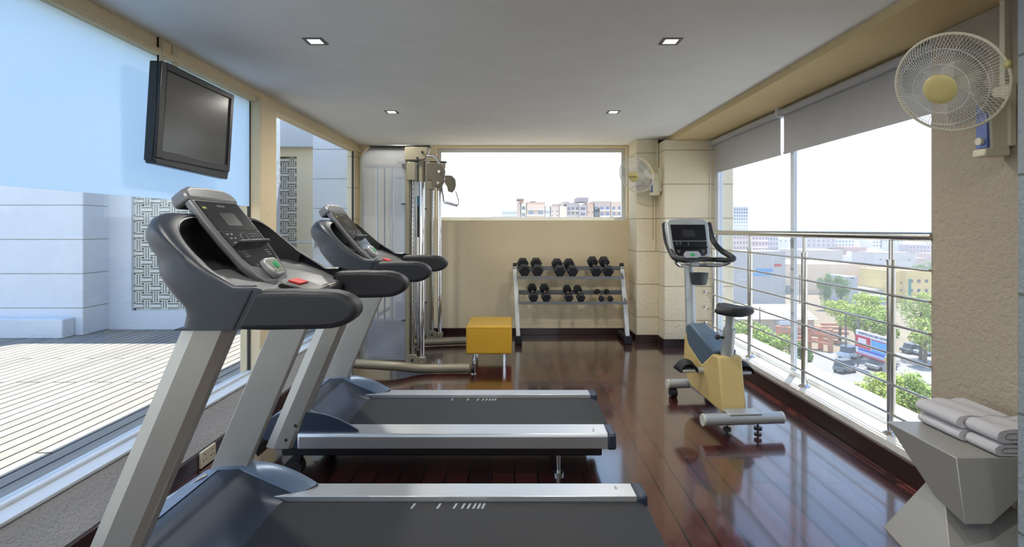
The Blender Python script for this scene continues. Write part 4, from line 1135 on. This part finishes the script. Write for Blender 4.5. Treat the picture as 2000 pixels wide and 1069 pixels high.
def roofbox(r, x0, x1, yt, yb2, s, dy, depth, col, nm='roof_room'):
    Y = F/s; m = mat('bm_%d_%d_%d' % col, srgb(*col), .9, spec=.1)
    X0 = (x0-CX)/s; X1 = (x1-CX)/s
    return MB().box(X0, X1, Y+dy, Y+dy+depth, EYE-(yb2-HY)/s, EYE-(yt-HY)/s).build(nm, m, r, smooth=False)
# --- seen through the back window
GB = 'flats seen through the back window'; sb_ = 7.5
def flat(x0, x1, yt, col, label, **k):
    return building(x0, x1, yt, 0, 12, col, label, s=sb_, group=GB, name='apartment_block', **k)
flat(1009.5, 1018, 396, (190, 165, 150), 'slim brown stair tower at the left end of the flats, canopy on top')
r = flat(1016, 1029, 397, (214, 205, 182), 'pale slim block beside the brown stair tower', wins=(1, 2, 400, 426), ww=.5)
roofbox(r, 1009, 1023.5, 388, 391, sb_, 0, 8, (160, 140, 130), 'canopy'); roofbox(r, 1014, 1023, 391, 397, sb_, 2, 6, (205, 165, 150), 'stair_wall')
r = flat(1027.5, 1065, 396, (205, 176, 158), 'brown block with pale balconies and a small roof parapet', wins=(2, 1, 411, 421), parapet=(150, 135, 130), wm='blue', ww=.5, wh=.8)
roofbox(r, 1036, 1047, 392, 396, sb_, 1, 6, (165, 150, 145)); roofbox(r, 1030, 1063, 408, 410.5, sb_, -1.2, 1.3, (225, 215, 200), 'balcony'); roofbox(r, 1028, 1063, 419.5, 422, sb_, -1.2, 1.3, (225, 215, 200), 'balcony')
flat(1064, 1076, 403, (205, 205, 180), 'pale green narrow block with strip windows', wins=(3, 1, 410, 419), wm='blue', parapet=(190, 160, 135))
r = flat(1074, 1093, 404, (206, 180, 162), 'pinkish block left of the cream tower', wins=(2, 2, 409, 425), ww=.25, wh=.3)
roofbox(r, 1081, 1096, 397.5, 404, sb_, 2, 6, (165, 152, 148))
r = flat(1092, 1107.5, 403, (226, 212, 188), 'cream blank block in the middle of the flats')
roofbox(r, 1095, 1102, 397, 403, sb_, 1, 6, (176, 160, 152)); roofbox(r, 1100, 1113, 393, 399, sb_, 1.5, 6, (190, 176, 168)); 
r = flat(1107, 1131, 397, (176, 166, 166), 'grey block with open windows left of the water tank', wins=(3, 2, 403, 421), ww=.5, wh=.6, parapet=(150, 140, 140))
roofbox(r, 1115, 1130, 411, 413, sb_, -1, 1.1, (215, 205, 195), 'balcony')
r = flat(1130, 1147, 400, (188, 176, 172), 'grey block carrying the wide water tank', wins=(1, 2, 402, 424), ww=.5)
tk = roofbox(r, 1127.5, 1150.5, 385.5, 394, sb_, 1, 7, (164, 152, 154), 'water_tank')
for x in (1130.5, 1147): roofbox(r, x, x+1.6, 394, 403, sb_, 2, 1, (150, 140, 142), 'tank_leg')
flat(1146, 1161, 397, (208, 174, 152), 'tan brick block with two small round windows', wins=(2, 1, 413, 418), ww=.28, wh=.5, parapet=(160, 150, 150))
flat(1160, 1171, 406, (225, 218, 205), 'white narrow block with one dark window', wins=(1, 1, 412, 422), ww=.6, wh=.6)
r = flat(1159, 1192, 394, (190, 172, 164), 'tall brown block with blue windows right of the tank', wins=(3, 2, 401, 424), wm='blue', ww=.5, parapet=(165, 150, 140))
roofbox(r, 1172, 1191, 410, 412.5, sb_, -1, 1.1, (225, 215, 205), 'balcony'); roofbox(r, 1172, 1191, 421.5, 424, sb_, -1, 1.1, (225, 215, 205), 'balcony')
r = flat(1193.5, 1225, 395, (208, 184, 164), 'tan block at the right end of the flats', wins=(3, 2, 401, 423), wm='blue', ww=.45, parapet=(170, 155, 148))
roofbox(r, 1197, 1222, 411, 413.5, sb_, -1, 1.1, (225, 215, 205), 'balcony'); roofbox(r, 1197, 1222, 422, 425, sb_, -1, 1.1, (225, 215, 205), 'balcony')
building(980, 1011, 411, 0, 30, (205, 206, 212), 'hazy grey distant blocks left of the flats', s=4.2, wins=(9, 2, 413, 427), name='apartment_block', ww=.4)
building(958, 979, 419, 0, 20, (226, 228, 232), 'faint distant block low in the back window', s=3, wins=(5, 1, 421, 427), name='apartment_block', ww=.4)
# --- seen through the right window
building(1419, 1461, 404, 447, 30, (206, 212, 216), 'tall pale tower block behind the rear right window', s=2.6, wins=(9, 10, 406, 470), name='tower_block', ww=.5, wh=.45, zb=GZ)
building(1414, 1462, 457, 530, 16, (206, 180, 172), 'pinkish four storey flats beneath the tower block', wins=(8, 4, 459, 500), name='apartment_block', ww=.5)
building(1463, 1500, 459, 528, 16, (198, 172, 166), 'pink flats with balconies right of the pale tower', wins=(6, 4, 461, 500), name='apartment_block', ww=.5, bands=2)
building(1498, 1520, 460, 526, 16, (186, 176, 180), 'grey violet flats beside the pink flats', wins=(4, 4, 462, 500), name='apartment_block', ww=.55)
building(1520, 1549, 466, 522, 14, (222, 224, 228), 'plain white block left of the window mullion', wins=(3, 1, 468, 474), ww=.3)
building(1566, 1632, 464, 520, 20, (186, 176, 176), 'dusty grey violet long block right of the mullion', wins=(7, 2, 466, 484), ww=.3)
building(1631, 1669, 466, 516, 10, (232, 232, 232), 'white block with two rows of blue windows', wins=(6, 2, 468, 483), wm='blue', ww=.5, wh=.55)
building(1616, 1646, 484, 520, 10, (176, 130, 118), 'unfinished red brick shed below the white block', wins=(4, 1, 487, 492), ww=.3)
building(1647, 1696, 483, 522, 12, (170, 128, 120), 'long unfinished red brick block', wins=(8, 2, 486, 506), ww=.4)
building(1564, 1646, 489, 548, 16, (190, 184, 176), 'wide grey concrete block behind the beige hall', wins=(10, 1, 509, 515), ww=.4)
building(1704, 1722, 469, 520, 10, (228, 228, 230), 'slim white block with dark windows', wins=(3, 3, 470, 490), ww=.5)
building(1720, 1765, 466, 520, 14, (206, 212, 222), 'pale blue grey block near the steel post', wins=(6, 1, 469, 474), ww=.3)
building(1706, 1790, 494, 540, 14, (192, 190, 188), 'long grey wall block behind the yellow building', wins=(3, 1, 505, 510), ww=.15, parapet=(176, 130, 116))
building(1776, 1830, 478, 522, 12, (182, 168, 170), 'mauve block at the right edge of the view', wins=(8, 2, 480, 494), ww=.4)
building(1808, 1830, 470, 512, 10, (226, 226, 230), 'small white block at the right edge of the view', wins=(4, 1, 472, 478), ww=.4)
building(1500, 1703, 516, 574, 24, (226, 204, 174), 'long beige windowless hall in the middle distance', wins=None)
hl = building(1405, 1534, 492, 598, 12, (176, 178, 178), 'grey bare concrete building behind the railing', wins=None, parapet=(160, 160, 158))
s0 = gs(598); Y0 = F/s0
def wallpatch(r, x0, x1, yt, yb, s, col, nm, dy=.12):
    return roofbox(r, x0, x1, yt, yb, s, -dy, dy, col, nm)
wallpatch(hl, 1476, 1509, 525, 531.5, s0, (70, 150, 205), 'blue_sign'); wallpatch(hl, 1471, 1509, 533, 539, s0, (90, 165, 215), 'blue_sign')
wallpatch(hl, 1512, 1526, 516, 521, s0, (190, 60, 60), 'red_sign'); wallpatch(hl, 1440, 1470, 545, 548, s0, (200, 200, 200), 'ledge_band')
p = MB().lathe([(0, 1.0), (1.2, 1.0), (1.5, .4)], (gp(1528, 598).x, Y0+3, EYE-(516-HY)/s0), (0, 0, 1), 16).build('roof_tank', mat('tank_red', srgb(190, 50, 50), .5), hl)
bh = building(1534, 1545, 559, 575, 6, (120, 125, 130), 'small dark kiosk at the corner of the beige hall', name='kiosk')
building(1654, 1675, 541, 592, 8, (178, 180, 182), 'small grey tower shed before the beige hall', wins=(1, 1, 541, 546), ww=.3, name='shed')
yb_ = building(1745, 1774, 530, 590, 14, (226, 202, 132), 'yellow building left of the steel post', wins=(1, 2, 545, 575), ww=.12, wh=.2)
yb2 = building(1772, 1832, 530, 592, 14, (222, 198, 130), 'yellow building with dark windows right of the steel post', wins=(4, 2, 540, 577), ww=.42, wh=.34, parapet=(190, 150, 100))
wallpatch(yb2, 1774, 1779, 545, 580, gs(592), (60, 140, 130), 'green_strip')
sh = building(1470, 1590, 620, 652, 10, (190, 182, 172), 'open market shed with a white sheet roof', name='shed')
s1 = gs(652); 
MB().add([((1425-CX)/s1, F/s1-1, EYE-(622-HY)/s1), ((1592-CX)/s1, F/s1-1, EYE-(623-HY)/s1), ((1560-CX)/s1*1.12, F/s1+11, EYE-(622-HY)/s1+1.0), ((1425-CX)/s1, F/s1+11, EYE-(622-HY)/s1+1.0)], [(0, 1, 2, 3)]).build('sheet_roof', mat('sheet_white', srgb(235, 232, 228), .7), sh, solid=.12)
wallpatch(sh, 1516, 1537, 625, 633, s1, (215, 220, 235), 'shop_sign', 1.2)
building(1700, 1760, 566, 586, 8, (205, 200, 190), 'low pale roofed sheds left of the yellow building', name='shed')
building(1715, 1745, 581, 596, 6, (150, 160, 185), 'low blue roofed shed by the trees', name='shed')
# orange timber frame fence of the building site
fn = thing('site_fence', gp(1560, 690), 'orange timber frame fence of a building site by the road', 'fence')
fm = mat('fence_orange', srgb(206, 148, 118), .8)
for i, (x, y) in enumerate(((1520, 680), (1545, 684), (1580, 680), (1603, 682), (1622, 688))):
    g = gp(x, y); MB().bar(g, g+Vector((0, 0, 3.6)), .55, .55, up=(0, 1, 0)).build('post', fm, fn)
for (x0, y0, x1, y1) in ((1515, 680, 1603, 682), (1580, 680, 1622, 688)):
    for h in (1.2, 2.6, 3.3):
        MB().bar(gp(x0, y0)+Vector((0, 0, h)), gp(x1, y1)+Vector((0, 0, h)), .25, .35).build('rail', fm, fn)
for k in range(5):
    g = gp(1548+k*14, 660-k*6); g2 = gp(1640+k*9, 672-k*9)
    o = MB().bar(g+Vector((0, 0, .3)), g2+Vector((0, 0, .3)), .5, .45).build('timber_beam', fm); tag(o, 'orange brown timber beam behind the site fence, %s' % ('nearest the fence', 'second from the fence', 'middle one of the five', 'second from the back', 'furthest from the fence')[k], 'timber', 'timber beams on the site')
# billboard
bb = thing('billboard', gp(1725, 740), 'red white and blue hospital billboard on a post by the road', 'billboard')
BL0 = Vector((47.6, 75.0, 0)); BR0 = Vector((47.95, 68.4, 0)); ub = (BR0-BL0).normalized(); nb = Vector((0, 0, 1)).cross(ub); nb = nb if nb.x < 0 else -nb
LB = (BR0-BL0).length; ZB0, ZB1 = -16.0, -12.7
Bf = lambda a, b, d: BL0+ub*a*LB+Vector((0, 0, ZB0+(ZB1-ZB0)*b))+nb*d
bp_ = MB().prism(rr_(0, 1, 0, 1), Bf, -.3, 0).build('board', mat('board_white', srgb(226, 228, 238), .6), bb, smooth=False)
def bpat(x0, x1, y0, y1, col, nm, d=.02):
    MB().prism(rr_(x0, x1, y0, y1), Bf, 0, d).build(nm, mat('bb_%d_%d_%d' % col, srgb(*col), .6), bp_, smooth=False)
bpat(.0, .44, .30, .80, (200, 60, 80), 'red_field'); bpat(.08, .32, .50, .70, (232, 220, 226), 'white_field', .04)
bpat(.46, .98, .28, .74, (96, 170, 226), 'blue_field'); bpat(.46, .98, .74, .78, (176, 40, 64), 'red_line')
bpat(.08, .82, .18, .28, (70, 110, 200), 'blue_band'); bpat(.0, 1, .0, .07, (186, 70, 90), 'red_foot'); bpat(.08, .80, .10, .13, (120, 150, 210), 'thin_line')
MB().prism([(.88+.07*math.cos(a), .12+.10*math.sin(a)) for a in [2*PI*k/16 for k in range(16)]], Bf, .02, .05).build('round_badge', mat('badge_yellow', srgb(214, 184, 110), .6), bp_)
text_mesh('headline', 'HOSPITAL & ALL IND. CENTRE', .40, 'tv', bp_, Matrix.Translation(-bb.location) @ frame_mtx(Bf(.5, .90, .03), ub, (0, 0, 1)), ext=.01)
g = gp(1725, 742); MB().cyl(g, (g.x+.4, g.y, -15.9), .28, 10).build('post', mat('post_grey', srgb(150, 146, 140), .8), bb)
MB().bar(Bf(.15, 0, -.3), Bf(.95, 0, -.3), .3, .3).build('crossbeam', 'gasket', bb)
# trees
LEAF = {}
def leafmat(c): return mat('leaf_%d_%d_%d' % c, srgb(*c), .8, var=.35, vscale=.35, spec=.1)
BARK = mat('bark', srgb(110, 92, 72), .9)
def tree(cx, cy, rx, ry, yg, col, label, n=2200, leaf=.30, seed=0, group='trees below the right window', trunk=True):
    rnd = random.Random(seed+int(cx*7+cy)); s = gs(yg); g = gp(cx, yg)
    c = Vector((g.x, g.y, EYE-(cy-HY)/s)); RX = rx/s; RZ = ry/s
    r = thing('tree', (c.x, c.y, GZ), label, 'tree', group)
    m = MB(); nb_ = 22; blobs = []
    for k in range(nb_):
        while True:
            p = Vector((rnd.uniform(-1, 1), rnd.uniform(-1, 1), rnd.uniform(-1, 1)))
            if .3 < p.length < 1: break
        p *= .78
        blobs.append((Vector((p.x*RX, p.y*RX*.9, p.z*RZ)), rnd.uniform(.26, .42)))
    vs = []; fs = []
    for k in range(n):
        bc, br = blobs[k % nb_]
        d = Vector((rnd.gauss(0, 1), rnd.gauss(0, 1), rnd.gauss(0, 1))).normalized()*rnd.uniform(.75, 1.08)
        p = c+bc+Vector((d.x*RX*br, d.y*RX*br, d.z*RZ*br*1.1))
        a = Vector((rnd.gauss(0, 1), rnd.gauss(0, 1), rnd.gauss(0, .6))).normalized(); b = a.cross(d)
        if b.length < .05: continue
        b.normalize(); L = leaf*rnd.uniform(.6, 1.3); o = len(vs)
        vs += [p-a*L*.5, p+b*L*.3, p+a*L*.5, p-b*L*.3]; fs.append((o, o+1, o+2, o+3))
    m.v = vs; m.f = fs
    me = bpy.data.meshes.new('foliage'); me.from_pydata([tuple(v-r.location) for v in vs], [], fs); me.materials.append(leafmat(col))
    o = bpy.data.objects.new('foliage', me); COL.objects.link(o); o.parent = r
    if trunk:
        t = MB(); t.tube([(c.x, c.y, GZ), (c.x+.1, c.y, (GZ+c.z)/2), (c.x, c.y, c.z)], .22, 8, rr=[.26, .2, .12]); t.build('trunk', BARK, r)
        for k in range(5):
            bc = blobs[k][0]
            MB().tube([(c.x+.05, c.y, GZ+(c.z-GZ)*.5), c+bc*.5, c+bc], .08, 6, rr=[.11, .08, .04]).build('branch', BARK, r)
    return r
G1 = (176, 190, 98); G2 = (158, 178, 92); G3 = (118, 150, 80)
for i, (cx_, cy_, rx_, ry_, yg_, c_, l_) in enumerate((
    (1612, 562, 17, 30, 606, G3, 'dark green tree before the left part of the beige hall'),
    (1642, 562, 18, 24, 606, G3, 'dark green tree before the middle of the beige hall'),
    (1640, 548+55, 34, 18, 668, G1, 'light green crown left of the big trees'),
    (1690, 598, 52, 26, 690, G1, 'broad yellow green tree behind the billboard'),
    (1672, 622, 40, 26, 700, G2, 'green tree overhanging the road left of the billboard'),
    (1722, 634, 36, 32, 706, G2, 'green tree directly above the billboard'),
    (1798, 610, 42, 46, 704, G2, 'large tree right of the thick steel post'),
    (1806, 655, 34, 32, 716, G1, 'lower tree right of the thick steel post'),
    (1740, 548, 22, 12, 575, G3, 'small bush left of the yellow building'),
    (1806, 528, 26, 20, 560, G3, 'tree behind the yellow building roof'),
    (1700, 470, 30, 12, 500, G3, 'far tree between white blocks near the horizon'),
    (1462, 652, 40, 26, 716, G2, 'leafy tree under the bike saddle by the railing'),
    (1512, 672, 42, 28, 736, G2, 'leafy tree with bare branches below the railing'),
    (1566, 694, 20, 30, 744, G3, 'narrow tree left of the road'),
    (1672, 778, 42, 34, 868, G1, 'bright shrubby tree at the bottom of the window'),
    (1722, 768, 48, 44, 880, G1, 'bright leafy tree top against the window ledge'),
    (1786, 772, 44, 46, 884, G2, 'bright leafy tree top right of the thick steel post'))):
    big = yg_ > 850
    tree(cx_, cy_, rx_, ry_, yg_, c_, l_, n=(5200 if big else 3600), leaf=(.22 if big else .30 if yg_ > 600 else .45), seed=i)
hz = MB().box(-200, 900, 16, 1000, GZ-1, 5)
hm = bpy.data.materials.new('haze'); hm.use_nodes = True; hm.node_tree.nodes.remove(hm.node_tree.nodes['Principled BSDF'])
vsn = hm.node_tree.nodes.new('ShaderNodeVolumeScatter'); vsn.inputs['Color'].default_value = (.93, .96, 1, 1); vsn.inputs['Density'].default_value = .0012; vsn.inputs['Anisotropy'].default_value = .2
hm.node_tree.links.new(vsn.outputs[0], hm.node_tree.nodes['Material Output'].inputs['Volume'])
o = hz.build('haze', hm, smooth=False); tag(o, 'pale summer haze hanging over the town', 'haze', kind='stuff')
# distant tree belt, haze put into its pale blue-green, and mast
rnd = random.Random(3); m = MB()
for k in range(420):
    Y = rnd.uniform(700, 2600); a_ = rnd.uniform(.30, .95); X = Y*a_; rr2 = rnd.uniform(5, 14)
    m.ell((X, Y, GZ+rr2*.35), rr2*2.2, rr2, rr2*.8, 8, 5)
o = m.build('distant_tree_belt', mat('far_green_haze', srgb(150, 168, 160), .9)); tag(o, 'hazy green belt of trees along the horizon', 'trees', kind='stuff')
rnd = random.Random(9); kept = 0
for k in range(400):
    if kept >= 46: break
    Y = rnd.uniform(230, 620); a_ = rnd.uniform(.42, .80); h = rnd.uniform(3, 9); w_ = rnd.uniform(6, 16)
    c_ = rnd.choice([(208, 204, 200), (196, 176, 164), (222, 222, 222), (186, 164, 152), (204, 208, 214)])
    if not any(X0 < Y*a_+w_/2+1 and X1 > Y*a_-w_/2-1 and Y0_ < Y+w_*.8+1 and Y1_ > Y-1 for X0, X1, Y0_, Y1_ in FOOT):
        kept += 1; FOOT.append((Y*a_-w_/2, Y*a_+w_/2, Y, Y+w_*.8))
        r = thing('town_house', (Y*a_, Y, GZ), 'small distant flat roofed town house among many', 'building', 'distant town houses')
        MB().box(Y*a_-w_/2, Y*a_+w_/2, Y, Y+w_*.8, GZ, GZ+h).build('wall', mat('th_%d_%d_%d' % c_, srgb(*c_), .9, spec=.1), r, smooth=False)
        MB().box(Y*a_-w_*.2, Y*a_+w_*.1, Y+1, Y+w_*.4, GZ+h, GZ+h+2).build('roof_room', mat('th_%d_%d_%d' % c_, srgb(*c_), .9), r, smooth=False)
ms = thing('radio_mast', (295*.5905*1.7, 295*1.7, GZ), 'thin lattice radio mast on the horizon', 'mast')
Ym = 501.0; Xm = (1625-CX)/F*Ym; zt_ = EYE-(433-HY)/F*Ym
ms.location = (Xm, Ym, GZ)
MB().tube([(Xm, Ym, GZ), (Xm, Ym, zt_)], 1, 4, rr=[1.6, .12]).build('mast_body', mat('mast_grey', srgb(150, 150, 158), .8), ms)
# utility poles and wires
pm_ = mat('pole_grey', srgb(120, 116, 112), .8)
poles = []
for x, y, h in ((1652, 702, 7.5), (1676, 712, 6.5), (1562, 600, 8), (1484, 668, 6)):
    g = gp(x, y); p = thing('utility_pole', g, {1652: 'grey utility pole beside the road left of the billboard', 1676: 'short utility pole with crossarm by the billboard', 1562: 'thin pole before the beige hall', 1484: 'pole with crossarms over the market shed'}[x], 'pole', 'utility poles')
    MB().cyl(g, g+Vector((0, 0, h)), .13, 8).build('shaft', pm_, p)
    MB().bar(g+Vector((-.9, 0, h-.5)), g+Vector((.9, 0, h-.5)), .12, .12).build('crossarm', pm_, p); poles.append((g, h))
for (a_, ha), (b3, hb_) in ((poles[0], poles[1]), (poles[2], poles[3])):
    p, q = a_+Vector((0, 0, ha-.4)), b3+Vector((0, 0, hb_-.4)); mid = (p+q)/2-Vector((0, 0, .5))
    o = MB().tube(spline([p, mid, q], 6), .025, 4).build('power_line', 'gasket'); tag(o, 'dark power line sagging between the poles %s' % ('beside the billboard' if a_ == poles[0][0] else 'over the market shed'), 'wire', 'power lines')
# vehicles
def car(x, y, rot, col, label, L=4.2, W_=1.75, H_=1.5, name='car', cat='car', cab=(.12, .80), hood=.55, soft=False):
    g = gp(x, y); r = thing(name, g, label, cat, rz=rot); bm_ = mat('car_%d_%d_%d' % col, srgb(*col), .35)
    h0 = H_*hood
    MB().prism([(-L/2, .35), (-L/2, h0*.95), (-L/2+.2, h0), (L/2-.5, h0*.92), (L/2, h0*.7), (L/2, .35)], lambda a, b, d: Vector((a, d, b)), -W_/2, W_/2).build('body', bm_, r, world=False, bevel=.08)
    a0 = -L/2+L*cab[0]; a1 = -L/2+L*cab[1]
    MB().prism([(a0, h0), (a0+.25, H_), (a1-.7, H_), (a1, h0)], lambda a, b, d: Vector((a, d, b)), -W_/2+.1, W_/2-.1).build('cabin', WM['dark'], r, world=False, bevel=.05)
    MB().prism([(a0+.2, H_-.03), (a0+.25, H_+.03), (a1-.7, H_+.03), (a1-.65, H_-.03)], lambda a, b, d: Vector((a, d, b)), -W_/2+.08, W_/2-.08).build('roof', bm_, r, world=False)
    for sx in (-L*.31, L*.31):
        for sy in (-1, 1): MB().cyl((sx, sy*W_/2-.1*sy, .33), (sx, sy*W_/2+.02*sy, .33), .33, 16).build('wheel', 'rubber', r, world=False)
    return r
car(1662, 700, .5, (200, 208, 216), 'pale blue jeep parked beneath the billboard', name='jeep', H_=1.9)
car(1650, 728, .35, (110, 120, 122), 'grey auto rickshaw with a canopy at the roadside', L=2.9, W_=1.4, H_=1.8, name='auto_rickshaw', cat='rickshaw', cab=(.02, .95))
car(1612, 752, .9, (215, 222, 230), 'white car at the foot of the window ledge', L=4)
car(1722, 722, .3, (150, 150, 150), 'grey car behind the billboard post')
car(1788, 690, .2, (92, 100, 110), 'dark parked car under the trees at right')
car(1812, 694, .2, (176, 182, 190), 'silver parked car at the right edge under the trees')
#CITY-END

# ------------------------------------------------------------------ camera, world, sun
cam = bpy.data.cameras.new('camera'); co = bpy.data.objects.new('camera', cam); COL.objects.link(co)
cam.sensor_width = 36; cam.lens = 36*F/2000; co.location = (0, 0, EYE); co.rotation_euler = (PI/2, 0, 0)
cam.shift_x = -(CX-1000)/2000; cam.shift_y = -(534.5-HY)/2000; cam.clip_end = 6000; cam.clip_start = .02
S.camera = co
w = bpy.data.worlds.new('World'); S.world = w; w.use_nodes = True; nt = w.node_tree
bg = nt.nodes['Background']; tc = nt.nodes.new('ShaderNodeTexCoord'); sp = nt.nodes.new('ShaderNodeSeparateXYZ'); cr = nt.nodes.new('ShaderNodeValToRGB')
nt.links.new(tc.outputs['Generated'], sp.inputs[0]); nt.links.new(sp.outputs['Z'], cr.inputs[0]); nt.links.new(cr.outputs[0], bg.inputs[0])
cr.color_ramp.elements[0].position = 0; cr.color_ramp.elements[0].color = (.98, 1.0, 1.03, 1)
cr.color_ramp.elements[1].position = 1; cr.color_ramp.elements[1].color = (.25, .45, .95, 1)
e = cr.color_ramp.elements.new(.14); e.color = (.88, .96, 1.08, 1)
e = cr.color_ramp.elements.new(.45); e.color = (.48, .70, 1.08, 1)
bg.inputs[1].default_value = 1.9
sd_ = bpy.data.lights.new('sun', 'SUN'); sd_.energy = 10.0; sd_.angle = math.radians(.53); sd_.color = (1, .95, .86)
so = bpy.data.objects.new('sun', sd_); COL.objects.link(so)
so.rotation_euler = Vector((.17, .24, 1)).to_track_quat('Z', 'Y').to_euler()
vs = S.view_settings; vs.view_transform = 'Standard'; vs.look = 'None'; vs.gamma = 1; vs.use_curve_mapping = False; vs.exposure = 0.3
S.cycles.max_bounces = 10; S.cycles.volume_bounces = 2; S.cycles.diffuse_bounces = 5; S.cycles.transparent_max_bounces = 24; S.cycles.sample_clamp_indirect = 6
S.cycles.use_denoising = True; S.cycles.caustics_reflective = False; S.cycles.caustics_refractive = False
